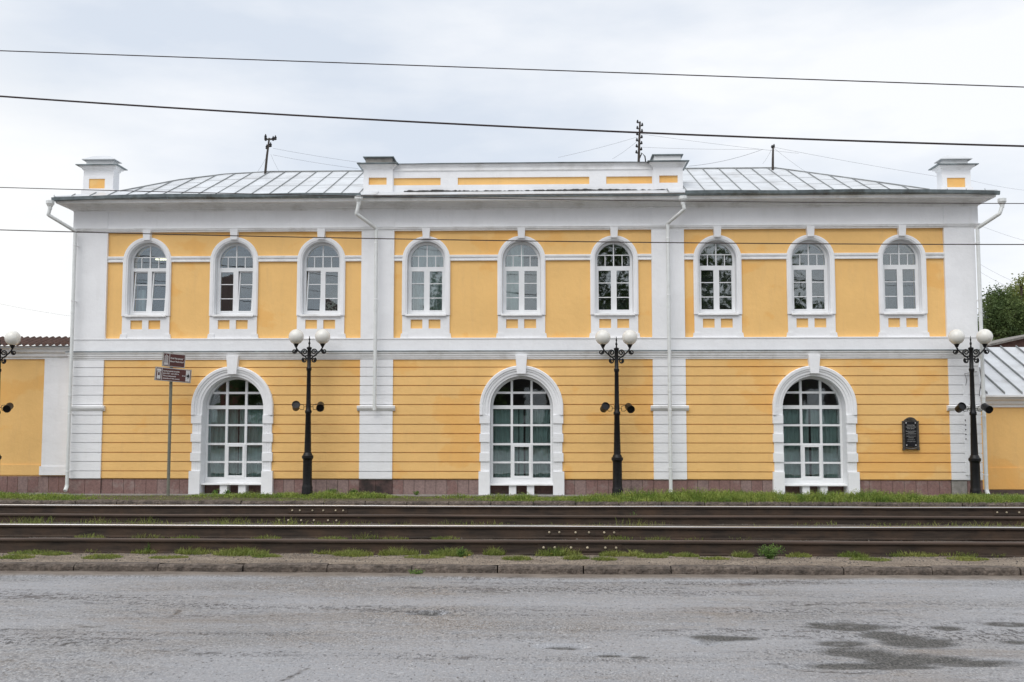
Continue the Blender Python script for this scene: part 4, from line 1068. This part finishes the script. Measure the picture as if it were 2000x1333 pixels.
# ------------------------------------------------------------------ direction sign
YS = 20.12
sp = P(332, 820, YS)
sg = empty('direction_sign', 'brown tourist direction sign with two boards on a grey post', 'sign', None, (sp.x, YS, 0))
zs_ = lambda py: P(332, py, YS).z
o = MB().lathe([(.031, -.05), (.031, zs_(690)), (.02, zs_(689))], seg=14).build('post', M['postpaint'], sg); smooth_by_angle(o)
def board(cxpx, cy, wpx, hpx, name):
    ang = R(40); k = .0101; W = wpx*k/math.cos(ang)*.98; H = hpx*k
    b = MB().box(-W/2, W/2, -.012, .012, -H/2, H/2).build(name, M['signedge'], sg)
    b.location = ((cxpx-332)*k, -.048, zs_(cy)); b.rotation_euler = (0, R(3.6), ang)
    MB().box(-W/2+.006, W/2-.006, -.016, -.0125, -H/2+.006, H/2-.006).build('border', M['signwhite'], b)
    MB().box(-W/2+.016, W/2-.016, -.019, -.0165, -H/2+.016, H/2-.016).build('sign_face', M['brown'], b)
    return b, W, H
b1, W1, H1 = board(338.5, 704.5, 35, 27, 'upper_board')
MB().box(-W1/2+.125, -W1/2+.135, -.021, -.0195, -H1/2+.02, H1/2-.02).build('divider', M['signwhite'], b1)
px_ = -W1/2+.068
m = MB(); m.plate([(px_-.042, .055), (px_+.042, .055), (px_, .10)], -.022, -.0195, [[(px_-.022, .063), (px_+.022, .063), (px_, .087)]])
for q in (-.030, -.010, .010, .030): m.box(px_+q-.005, px_+q+.005, -.022, -.0195, -.06, .05)
m.box(px_-.040, px_+.040, -.022, -.0195, -.085, -.062); m.box(px_-.045, px_+.045, -.022, -.0195, -.105, -.090); m.build('pictogram', M['signwhite'], b1)
lettering('lettering', 'Музей "Мир времени"', .042, M['signwhite'], b1, (-W1/2+.15, -.0205, .022), maxw=W1-.20, bold=.001)
lettering('lettering', 'Museum "World of time"', .042, M['signwhite'], b1, (-W1/2+.15, -.0205, -.04), maxw=W1-.18, bold=.001)
b2, W2, H2 = board(337.8, 733, 56, 26.5, 'lower_board')
MB().box(-W2/2+.125, -W2/2+.135, -.021, -.0195, -H2/2+.02, H2/2-.02).build('divider', M['signwhite'], b2)
px_ = -W2/2+.07; m = MB(); m.box(px_-.042, px_+.042, -.022, -.0195, .055, .10)
m.plate([(px_-.038, -.1), (px_+.038, -.1), (px_+.03, .048), (px_-.03, .048)], -.022, -.0195, [[(px_-.02, -.03), (px_+.02, -.03), (px_+.016, .03), (px_-.016, .03)]]); m.build('pictogram', M['signwhite'], b2)
for q, tx in enumerate(('Архитектурный ансамбль', 'нач.XIX - нач.XX в.', 'The architectural', 'ensemble of 19th century')):
    lettering('lettering', tx, .036, M['signwhite'], b2, (-W2/2+.15, -.0205, .055-q*.048), maxw=(W2*.46, W2*.44, W2*.36, W2*.47)[q], bold=.001)
lettering('lettering', '50 м', .034, M['signwhite'], b2, (W2/2-.19, -.0205, -.015), maxw=.06, bold=.001)
MB().box(W2/2-.115, W2/2-.03, -.022, -.0195, -H2/2+.025, H2/2-.025).build('arrow_field', M['signwhite'], b2)
ax = W2/2-.072; MB().plate([(ax-.03, -.018), (ax-.003, -.018), (ax-.003, -.058), (ax+.034, 0), (ax-.003, .058), (ax-.003, .018), (ax-.03, .018)], -.025, -.0222).build('arrow', M['black'], b2)
for zz in (zs_(700), zs_(712), zs_(728), zs_(740)): MB().box(-.04, .04, -.04, .036, zz-.01, zz+.01).build('clamp', M['signedge'], sg)

# ------------------------------------------------------------------ memorial plaque on the wall
pc_ = P(1779, 848, Y0-.09)
pq = empty('memorial_plaque', 'black memorial plaque with bronze frame on the yellow wall, right of the arched window', 'plaque', None, (pc_.x, Y0-.06, pc_.z))
k = .01030
MB().plate([(-10.5*k, -24*k), (10.5*k, -24*k), (10.5*k, 23*k), (-10.5*k, 23*k)], -.035, 0).build('tablet', M['black'], pq)
MB().plate([(-15*k, -26*k), (15*k, -26*k), (15*k, 25*k), (-15*k, 25*k)], -.02, .018).build('backing', M['bronze'], pq)
for s_ in (-1, 1):
    m = MB().lathe([(.024, -27*k), (.026, -25*k), (.019, -24*k), (.020, 0), (.019, 22*k), (.026, 23.5*k), (.024, 25*k)], (s_*13.8*k, -.028, 0), 10); m.box(s_*13.8*k-.02, s_*13.8*k+.02, -.045, .015, -31*k, -27.2*k)
    m.build('side_column', M['bronze'], pq, smooth=False)
arc = [(x_*k, (24.5+7.5*math.cos(x_/13*PI/2)**.8)*k) for x_ in np.linspace(13, -13, 15)]
MB().plate([(-13*k, 23.2*k), (13*k, 23.2*k)]+arc, -.032, .0).build('crest', M['bronze'], pq)
m = MB()
for a in np.linspace(-1, 1, 9): m.tube([(a*3*k, -.035, 25*k), (a*7*k, -.042, (27+4*math.cos(a))*k), (a*8*k, -.034, (29+3.5*math.cos(a*1.3))*k)], [.008, .012, .004], 6)
m.build('crest_leaf', M['signwhite'] if False else M['bronze'], pq)
m = MB(); m.tube([(x_*k, -.03, (-27.0-1.6*math.cos(x_/11*PI/2))*k) for x_ in np.linspace(-11, 11, 11)], .018, 8); m.build('swag', M['bronze'], pq)
for sx in (-1, 1):
    for sz in (-21.5, 21): MB().lathe([(.012, 0), (.012, .008), (.004, .013)], (sx*8.8*k, -.035, sz*k), 8, Matrix.Rotation(PI/2, 4, 'X')).build('stud', M['signwhite'], pq)
rows = [('Памятник истории', .040, 15, 15.5), ('и архитектуры', .040, 19, 12.2), ('XIX века', .036, 13, 9.2), ('Здесь находилась', .03, 20, 4.4), ('главная заводская', .03, 12, 2.0), ('контора Барнаульского', .03, 19, -.6), ('сереброплавильного', .026, 18, -5), ('завода', .026, 10, -8), ('Охраняется', .026, 14, -12), ('государством', .026, 16, -15)]
for q, (tx, sz, wd, zz) in enumerate(rows): lettering('lettering', tx, sz, M['engrave'], pq, (-wd*k/2, -.036, zz*k), maxw=wd*k)

# ------------------------------------------------------------------ roof masts and wires
def mast(pb, pt, Yp, label, style):
    a = P(*pb, Yp); t = P(*pt, Yp); root = empty('roof_mast', label, 'mast', None, a); d = t-a
    m = MB(); m.tube([(0, 0, -.15), d*.5, d], [.030, .026, .020], 8); m.build('pole', M['wood'], root)
    return root, d
rt, d = mast((517, 338), (526, 270), 22.7, 'leaning dark mast with clustered insulators on the left roof', 0)
for q, (f, dx) in enumerate(((.98, -.08), (.98, .09), (.80, .05), (.74, -.03), (1.04, -.09), (1.0, .14))):
    c = d*f; MB().lathe([(.012, -.05), (.034, -.03), (.024, -.01), (.034, .01), (.018, .03), (.01, .06)], (c.x+dx, 0, c.z), 8).build('insulator', M['iron'], rt)
MB().tube([(d.x-.11, 0, d.z*.96), (d.x+.14, 0, d.z*.97)], .02, 6).build('crossarm', M['wood'], rt)
MB().tube([(d.x*.8-.04, 0, d.z*.76), (d.x*.8+.06, 0, d.z*.76)], .02, 6).build('crossarm', M['wood'], rt)
rt, d = mast((1247, 316), (1250, 238), 23.3, 'tall dark mast with a zigzag of insulators above the parapet', 1)
for q in range(11):
    f = .22+q*.076; sx = .055 if q % 2 else -.055; c = d*f
    m = MB().tube([(c.x, 0, c.z-.02), (c.x+sx, 0, c.z+.0)], .012, 6); m.lathe([(.016, -.03), (.028, -.01), (.022, .01), (.012, .045)], (c.x+sx, 0, c.z+.015), 8); m.build('insulator', M['iron'], rt)
MB().tube([(d.x*.1, 0, .03), (.08, 0, .2), (.15, 0, .12), (.17, 0, -.05)], .016, 6).build('stay_hook', M['iron'], rt)
rt, d = mast((1509, 336), (1510, 288), 22.7, 'short thin reddish mast on the right roof', 2)
MB().lathe([(.02, -.02), (.03, .01), (.012, .05)], (d.x-.02, 0, d.z), 8).build('insulator', M['iron'], rt)
MB().lathe([(.02, -.02), (.02, .03), (.012, .06)], (d.x+.02, 0, d.z*1.02), 8).build('insulator', M['iron'], rt)

def wire(p0, p1, Ya, Yb, rad, mat, label, sag=0, group=None, ext=.0, name='overhead_wire'):
    a = P(p0[0], p0[1], Ya); b = P(p1[0], p1[1], Yb); d = b-a; pts = []
    for j in range(41):
        t = -ext+(1+2*ext)*j/40; p = a+d*t; p.z -= sag*4*t*(1-t); pts.append(p)
    o = MB().tube(pts, rad, 6).build(name, mat, None); return tag(o, label, 'wire', group)
wire((0, 99.5), (2000, 170.5), 13.5, 12.6, .0070, M['wire'], 'uppermost dark overhead wire crossing the sky', -.01*0+.0, ext=1.0)
wire((0, 188.5), (2000, 286), 12.8, 12.0, .0112, M['wire'], 'thick twisted black cable crossing the sky just above the roof masts', .07, ext=.8)
wire((0, 366.5), (2000, 398), 16.6, 16.3, .0065, M['wire'], 'thin dark contact wire crossing the roof edge and the parapet', .055, ext=.8)
wire((0, 449.5), (2000, 478), 14.3, 14.0, .0068, M['wire'], 'dark contact wire crossing the heads of the upper windows', .05, ext=.8)
fw = [((533, 290), (735, 322), 22.7, 23, 'faint wire from left mast to parapet'), ((533, 303), (700, 330), 22.7, 23, 'lower faint wire from left mast to parapet'), ((529, 302), (545, 335), 22.7, 22.6, 'short guy wire right of left mast'), ((524, 300), (503, 336), 22.7, 22.6, 'short guy wire left of left mast'),
      ((1245, 268), (1090, 308), 23.3, 23, 'faint long wire falling left from middle mast'), ((1246, 275), (1196, 311), 23.3, 23, 'short guy wire left of middle mast'), ((1254, 288), (1485, 292), 23.3, 24, 'faint level wire right of middle mast'),
      ((1345, 325), (1490, 292), 22, 23, 'drooping wire from right parapet pier towards right mast'), ((1252, 262), (1560, 300), 23.3, 24, 'faint wire from middle mast falling right'), ((1512, 290), (1580, 340), 22.7, 22, 'guy wire right of right mast'), ((1512, 288), (1830, 345), 22.7, 23, 'long faint wire from right mast towards right chimney'), ((1507, 292), (1490, 320), 22.7, 22.6, 'guy wire left of right mast'),
      ((0, 594), (140, 618), 30, 30, 'faint wire in sky above the left boundary wall'), ((1905, 355), (2000, 372), 30, 30, 'faint wire right of the right chimney'), ((1912, 440), (2000, 470), 28, 28, 'upper faint wire right of the building corner'), ((1912, 515), (1975, 548), 28, 28, 'faint wire descending to tree at right'), ((1912, 530), (1968, 560), 28, 28, 'second faint wire descending to tree at right')]
for q, (a, b, ya, yb, lb) in enumerate(fw):
    wire(a, b, ya, yb, .0024 if q != 7 else .0035, M['wirethin'], lb, .06 if q in (7,) else .02, 'thin wires above the roof', ext=.0 if q < 12 or q > 14 else .25)

# ------------------------------------------------------------------ trees
def tree(name_label, cat, base, trunk_h, blobs, nleaf, leafsize, mat, seed, group=None):
    rg = np.random.default_rng(seed); root = empty('tree', name_label, cat, group, base)
    bx, by, bz = base
    m = MB(); top = Vector(blobs[0][:3])-Vector(base)
    m.tube([(0, 0, -.2), (top.x*.3, 0, trunk_h*.4), (top.x*.7, 0, trunk_h*.8), top], [.22, .17, .12, .04], 8)
    for bl in blobs:
        c = Vector(bl[:3])-Vector(base); s0 = Vector((top.x*.6, 0, trunk_h*.7)); s0.z = min(s0.z, c.z-.3)
        mid = s0.lerp(c, .5)+Vector((rg.uniform(-.2, .2), 0, .15)); m.tube([s0, mid, c], [.08, .05, .015], 6)
        for q in range(6):
            d = Vector(rg.normal(size=3)).normalized()*bl[3]*.9; m.tube([mid.lerp(c, .7), c+d*.5, c+d], [.03, .016, .006], 5)
    m.build('trunk', M['bark'], root)
    w_ = np.array([bl[3]**2 for bl in blobs]); w_ = w_/w_.sum(); vs = []; fs = []
    for q in range(nleaf//14):
        bl = blobs[rg.choice(len(blobs), p=w_)]
        d = rg.normal(size=3); d /= np.linalg.norm(d); rr = bl[3]*(rg.random()**.38)*(1+.25*math.sin(d[0]*7+seed)*math.cos(d[2]*6))
        c = np.array(bl[:3])-np.array(base)+d*rr*np.array([1, 1, bl[4]])
        for j in range(14):
            p = c+rg.normal(size=3)*leafsize*2.4; u = rg.normal(size=3); u /= np.linalg.norm(u); v_ = np.cross(u, rg.normal(size=3)); v_ /= np.linalg.norm(v_)
            sz = leafsize*rg.uniform(.6, 1.2); i0 = len(vs)
            vs += [tuple(p-u*sz), tuple(p+v_*sz*.5), tuple(p+u*sz), tuple(p-v_*sz*.5)]; fs.append((i0, i0+1, i0+2, i0+3))
    bulk('crown', vs, fs, mat, root)
    return root
def bp(px, py, Y, r, e=1.0): p = P(px, py, Y); return (p.x, Y+random.uniform(-.6, .6), p.z, r, e)
tree('dark green tree rising behind the right side building', 'tree', (P(1965, 700, 40).x, 40, -.3), 3.2,
     [bp(1958, 600, 40, .62, 1.2), bp(1943, 618, 40, .55), bp(1930, 640, 40, .4), bp(1962, 640, 40, .85), bp(1935, 660, 40, .5), bp(1950, 585, 40, .28), bp(1990, 655, 40, .7), bp(1985, 620, 40, .5)], 30000, .050, M['leafdark'], 3)
tree('lighter yellowish tree at the right edge, taller than the dark one', 'tree', (P(2012, 700, 43).x, 43, -.3), 4.2,
     [bp(1992, 580, 43, .45, 1.3), bp(1984, 556, 43, .20, 1.3), bp(2010, 605, 43, .8), bp(2030, 580, 43, .6), bp(2003, 620, 43, .7), bp(2040, 600, 43, 1.1)], 26000, .055, M['leaflight'], 5)
tree('dark shrub mass seen in the gap right of the corner downpipe', 'tree', (P(1908, 690, 36).x, 36, -.3), 2.0,
     [bp(1909, 650, 36, .22), bp(1914, 668, 36, .30), bp(1907, 672, 36, .25)], 5000, .05, M['leafdark'], 8)
# across the road, behind the viewer: what the windows mirror
tr = None
for q, (x_, y_, h_, ) in enumerate(((-16, -17, 9.), (-4.5, -19, 9.5), (3.6, -16, 11.5), (8.6, -18, 12.), (13.5, -20, 12.5))):
    bl = [(x_+random.uniform(-1.6, 1.6), y_+random.uniform(-1, 1), h_*f, 1.9*(1.15-f*.5), 1.1) for f in (.35, .45, .55, .65, .75, .85, .95)]
    tree(['leftmost street tree across the road, behind the viewer', 'second street tree from the left across the road, behind the viewer', 'middle street tree across the road, behind the viewer', 'fourth street tree from the left across the road, behind the viewer', 'rightmost street tree across the road, behind the viewer'][q], 'tree', (x_, y_, -.3), h_*.55, bl, 9000, .16, M['leafdark'], 20+q, 'street trees across the road')
lh = empty('house', 'long grey timber house added across the road, behind the viewer, to darken window reflections', 'house', None, (10, -25, -.3))  # unseen house, added so the lower panes mirror something dark
MB().box(-16, 16, -4, 4, 0, 5.6).build('wall', M['wood'], lh)
MB().add([(-16.5, -4.5, 5.6), (16.5, -4.5, 5.6), (16.5, 4.5, 5.6), (-16.5, 4.5, 5.6), (-13, 0, 7.2), (13, 0, 7.2)], [(0, 1, 5, 4), (1, 2, 5), (2, 3, 4, 5), (3, 0, 4), (0, 3, 2, 1)]).build('roof', M['slate'], lh)
for q in range(9): MB().box(-14.6+q*3.4, -13.4+q*3.4, 3.95, 4.05, 1.6, 3.6).build('window', M['pvc'], lh)
oh = empty('house', 'red brick house across the road, behind the viewer', 'house', None, (-24, -30, -.3))
MB().box(-9, 9, -5, 5, 0, 9).build('wall', M['brick'], oh)
MB().add([(-9.5, -5.5, 9), (9.5, -5.5, 9), (9.5, 5.5, 9), (-9.5, 5.5, 9), (-7, 0, 12), (7, 0, 12)], [(0, 1, 5, 4), (1, 2, 5), (2, 3, 4, 5), (3, 0, 4), (0, 3, 2, 1)]).build('roof', M['slate'], oh)
for q in range(12): MB().box(-7.6+(q % 6)*3, -6.4+(q % 6)*3, 4.9, 5.04, 1.6+(q//6)*3.8, 3.6+(q//6)*3.8).build('window', M['pvc'], oh)

# ------------------------------------------------------------------ grass and weeds
def blades(name, pts, hmin, hmax, width, mat, leafy=.3, spread=.5, kind='stuff'):
    rg = np.random.default_rng(len(pts)); vs = []; fs = []
    for (x, y, z, s) in pts:
        a = rg.uniform(0, 2*PI); h = rg.uniform(hmin, hmax)*s; w_ = width*rg.uniform(.7, 1.3); ca, sa = math.cos(a), math.sin(a)
        le = rg.uniform(-spread, spread)*h; lf = rg.uniform(-spread, spread)*h; i0 = len(vs)
        if rg.random() < leafy:
            zz = z+h*rg.uniform(.3, 1); l = w_*3.2; ti = rg.uniform(-.7, .7)
            vs += [(x+le-ca*l*.5, y+lf-sa*l*.5, zz), (x+le+sa*l*.35, y+lf-ca*l*.35, zz+ti*l*.5), (x+le+ca*l*.5, y+lf+sa*l*.5, zz+ti*l), (x+le-sa*l*.35, y+lf+ca*l*.35, zz+.3*l)]
            fs.append((i0, i0+1, i0+2, i0+3))
        else:
            vs += [(x-ca*w_, y-sa*w_, z-.01), (x+ca*w_, y+sa*w_, z-.01), (x+le*.5+ca*w_*.7, y+lf*.5+sa*w_*.7, z+h*.6), (x+le*.5-ca*w_*.7, y+lf*.5-sa*w_*.7, z+h*.6), (x+le, y+lf, z+h)]
            fs += [(i0, i0+1, i0+2, i0+3), (i0+3, i0+2, i0+4)]
    return bulk(name, vs, fs, mat)
# verge
n = 120000; gx = RNG.uniform(-11.9, 11.0, n); gy = Y_FK+.02+RNG.random(n)**1.0*1.50
dens = fbm(gx*.55+4, gy*1.2+1, 4)+np.clip((gx+1)/8, -.25, .35)
edge = np.clip((gy-Y_FK)/.2, 0, 1)
keep = (RNG.random(n) < np.clip(.58+dens*2.2, .03, 1)*(.35+.65*edge))
gx, gy, dens = gx[keep], gy[keep], dens[keep]
gz = verge_z(gx, gy); hs = np.clip(.60+dens*1.3+.7*fbm(gx*3, gy*3, 2), .2, 1.6)*np.clip(1.1-np.abs(gy-19.45)/1.5, .5, 1.1)
o = blades('grass', list(zip(gx, gy, gz, hs)), .045, .16, .0068, M['grass'], .68, .6); tag(o, 'bright green grass and clover growing on the verge below the building', 'grass', None, 'stuff')
# tufts between the rails and on the dirt strip
def tufts(lst, n_per):
    out = []
    for (px, py, wpx, hs_) in lst:
        # find the ground point seen at that place
        d = CM @ Vector(((px-1000)/2000, (666.5-py)/2000, -1)); t = (-.17-EYE)/d.z; cx, cy = d.x*t, d.y*t; rx = wpx/2/2000*cy
        m = int(n_per*max(.4, wpx/60))
        for _ in range(m):
            a, r_ = random.uniform(0, 2*PI), math.sqrt(random.random()); x, y = cx+rx*r_*math.cos(a), cy+min(.22, rx*.6)*r_*math.sin(a)
            if any(abs(y-q) < .045 for q in YR): continue
            out.append((x, y, float(bed_z(np.array([x]), np.array([y]))[0]), hs_*(1.15-r_*.6)))
    return out
T = [(70,1080,110,.4),(185,1077,70,.7),(110,1083,60,.4),(290,1072,40,.9),(285,1079,60,.6),(378,1080,75,.8),(470,1083,110,.8),(575,1078,60,.6),(690,1084,80,.7),(640,1080,70,.6),(780,1082,85,.8),(880,1085,80,.8),(965,1083,45,.8),(1010,1093,60,.45),(1090,1083,90,1.0),(1125,1093,50,.5),(1200,1085,60,.6),(1275,1090,60,.45),(1180,1095,50,.4),(1305,1084,30,.4),(1408,1080,30,1.0),(1610,1084,20,.5),(1725,1083,50,.6),(1800,1086,60,.5),(1880,1084,80,.8),(1925,1082,40,.9),(1980,1084,60,.6),(1240,1086,40,.7),(1340,1087,50,.5),(1450,1086,40,.7),(1560,1086,50,.5),(1665,1086,60,.6),(1760,1085,60,.7),(1840,1084,60,.8),(1945,1085,50,.7),(1395,1092,60,.3),(1700,1093,80,.3),(1890,1092,80,.3),(30,1090,80,.4),(200,1090,80,.4),(520,1088,60,.3),(330,1090,80,.3),(830,1090,80,.3)]
o = blades('grass', tufts(T, 800), .03, .15, .0042, M['grass2'], .15, .9); tag(o, 'patchy yellow green grass on the dirt strip beside the kerb', 'grass', None, 'stuff')
T2 = [(40,1046,60,.7),(175,1050,60,.8),(290,1048,80,.9),(70,1043,20,1.2),(360,1050,60,.5),(520,1051,60,.6),(650,1052,60,.5),(715,1050,60,.9),(770,1051,60,.5),(870,1052,60,.5),(1170,1049,28,1.3),(1205,1052,60,.7),(1262,1050,30,1.4),(1280,1052,60,.7),(1355,1051,70,.7),(1445,1051,70,1.0),(1120,1050,30,.9),(1520,1051,60,.8),(1600,1051,70,.7),(1700,1051,60,.6),(1790,1050,70,.9),(1900,1050,70,.7),(1960,1050,50,.8)]
o = blades('grass', tufts(T2, 330), .03, .13, .0038, M['grass2'], .2, .7); tag(o, 'sparse grass growing between the two rails of the near tram track', 'grass', None, 'stuff')
xs = []
for _ in range(9000):
    x = random.uniform(-10, 9.5); y = random.uniform(YR[2]+.08, YR[1]-.15)
    if float(fbm(np.array([x*.9]), np.array([y*1.5]))[0]) > .02: xs.append((x, y, float(bed_z(np.array([x]), np.array([y]))[0]), random.uniform(.4, 1.0)))
for px in (30, 60, 70, 80, 190, 275, 430, 460, 1240, 560): 
    x = xat(px, 1016, 15.7)
    for _ in range(70): xs.append((x+random.gauss(0, .10), 15.7+random.gauss(0, .15), -.13, 1.5))
o = blades('grass', xs, .02, .11, .004, M['grass2'], .3, .7); tag(o, 'sparse grass between the near and the far tram track', 'grass', None, 'stuff')
# scattered stones in the bed
vs = []; fs = []
for _ in range(5200):
    x = random.uniform(-11, 10.5); y = random.choice([random.uniform(YR[2]+.06, YR[1]-.1), random.uniform(YR[3]+.1, YR[2]-.06), random.uniform(Y_NK+.2, YR[3]-.05), random.uniform(YR[3]-.35, YR[3]-.06)])
    z = float(bed_z(np.array([x]), np.array([y]))[0]); r_ = random.uniform(.006, .022); i0 = len(vs)
    a = random.uniform(0, 6); q = [(math.cos(a+k_*2.1)*r_*random.uniform(.7, 1.3), math.sin(a+k_*2.1)*r_) for k_ in range(3)]
    vs += [(x+q[0][0], y+q[0][1], z-.004), (x+q[1][0], y+q[1][1], z-.004), (x+q[2][0], y+q[2][1], z-.004), (x+random.uniform(-.4, .4)*r_, y, z+r_*.9)]
    fs += [(i0, i0+1, i0+3), (i0+1, i0+2, i0+3), (i0+2, i0, i0+3)]
o = bulk('gravel', vs, fs, M['stone']); tag(o, 'loose dark gravel lying between the rails and on the dirt', 'gravel', None, 'stuff')

def weed(px, py, Yp, h, r_, n, label, leaf=.03, tall=False, z0=None):
    p = P(px, py, Yp); z0 = z0 if z0 is not None else p.z
    root = empty('weed', label, 'plant', None, (p.x, Yp, z0)); st = MB(); vs = []; fs = []
    for s_ in range(max(3, n//26)):
        a = random.uniform(0, 2*PI); rr = r_*math.sqrt(random.random()); hh = h*random.uniform(.6, 1)*(1-.35*rr/r_)
        tip = Vector((rr*math.cos(a), rr*math.sin(a)*.6, hh)); st.tube([(tip.x*.15, tip.y*.15, -.01), (tip.x*.5, tip.y*.5, hh*.55), tip], [.003, .0025, .001], 4)
        for q in range(26):
            t = random.uniform(.15, 1); c = Vector((tip.x*t, tip.y*t, tip.z*t))+Vector([random.gauss(0, leaf*.7) for _ in range(3)])
            u = Vector([random.gauss(0, 1) for _ in range(3)]).normalized(); v_ = u.orthogonal().normalized(); l = leaf*random.uniform(.5, 1.1); i0 = len(vs)
            vs += [tuple(c-u*l*.6), tuple(c+v_*l*.3), tuple(c+u*l*.6), tuple(c-v_*l*.3)]; fs.append((i0, i0+1, i0+2, i0+3))
    st.build('stem', M['weed'], root); bulk('leaf_cluster', vs, fs, M['weed'], root)['kind'] = 'stuff'; return root
weed(1505, 1085, 12.55, .21, .17, 900, 'bushy leafy weed on the dirt strip, right of the middle', .022, z0=-.17)
weed(900, 1077, 12.6, .16, .08, 260, 'upright weed with pale stems on the dirt strip below the middle arch', .018, z0=-.175)
weed(1237, 1008, 16.6, .17, .07, 200, 'light green weed sprouting against the far tram track', .025, z0=-.14)
weed(648, 958, 20.45, .14, .16, 560, 'low dark weed against the plinth, right of the second lamp', .026, z0=0)
weed(690, 958, 20.45, .13, .12, 500, 'dark weed against the plinth beside the stained slabs', .026, z0=0)
weed(813, 958, 20.45, .10, .07, 240, 'small weed against the plinth, right of the stained slabs', .024, z0=0)
weed(421, 962, 20.4, .10, .05, 130, 'broad leaved weed below the left arched window, the left one of two', .035, z0=0)
weed(444, 962, 20.4, .10, .06, 150, 'broad leaved weed below the left arched window, the right one of two', .035, z0=0)
weed(812, 1118, 11.70, .09, .10, 240, 'small weed growing out of the near kerb at the road edge', .018, z0=-.26)
weed(290, 1060, 12.9, .16, .05, 130, 'thin upright weed beside the near tram track at the left', .014, z0=-.175)
# fallen leaves
for q, (px, py) in enumerate(((908, 1090), (917, 1086), (1078, 1083), (1136, 1086))):
    d = CM @ Vector(((px-1000)/2000, (666.5-py)/2000, -1)); t = (-.158-EYE)/d.z
    o = MB().add([(-.03, -.02, 0), (.005, -.03, .006), (.035, 0, .012), (.01, .03, .006), (-.02, .02, .01), (-.03, -.02, -.004), (.005, -.03, .002), (.035, 0, .008), (.01, .03, .002), (-.02, .02, .006)], [(0,1,2,3,4), (9,8,7,6,5), (0,5,6,1), (1,6,7,2), (2,7,8,3), (3,8,9,4), (4,9,5,0)]).build('fallen_leaf', M['yleaf'], None, loc=(d.x*t, d.y*t, -.150))
    o.scale = (.55, .55, .55)
    tag(o, ['yellow fallen leaf on grass by the kerb, the left one of a close pair', 'yellow fallen leaf on grass by the kerb, the right one of a close pair', 'brownish fallen leaf at the left of the middle grass tuft', 'brownish fallen leaf at the right of the middle grass tuft'][q], 'leaf', 'fallen leaves on the dirt strip')

# parts modelled in world coordinates under parts that already carry their thing's shift need none of their own
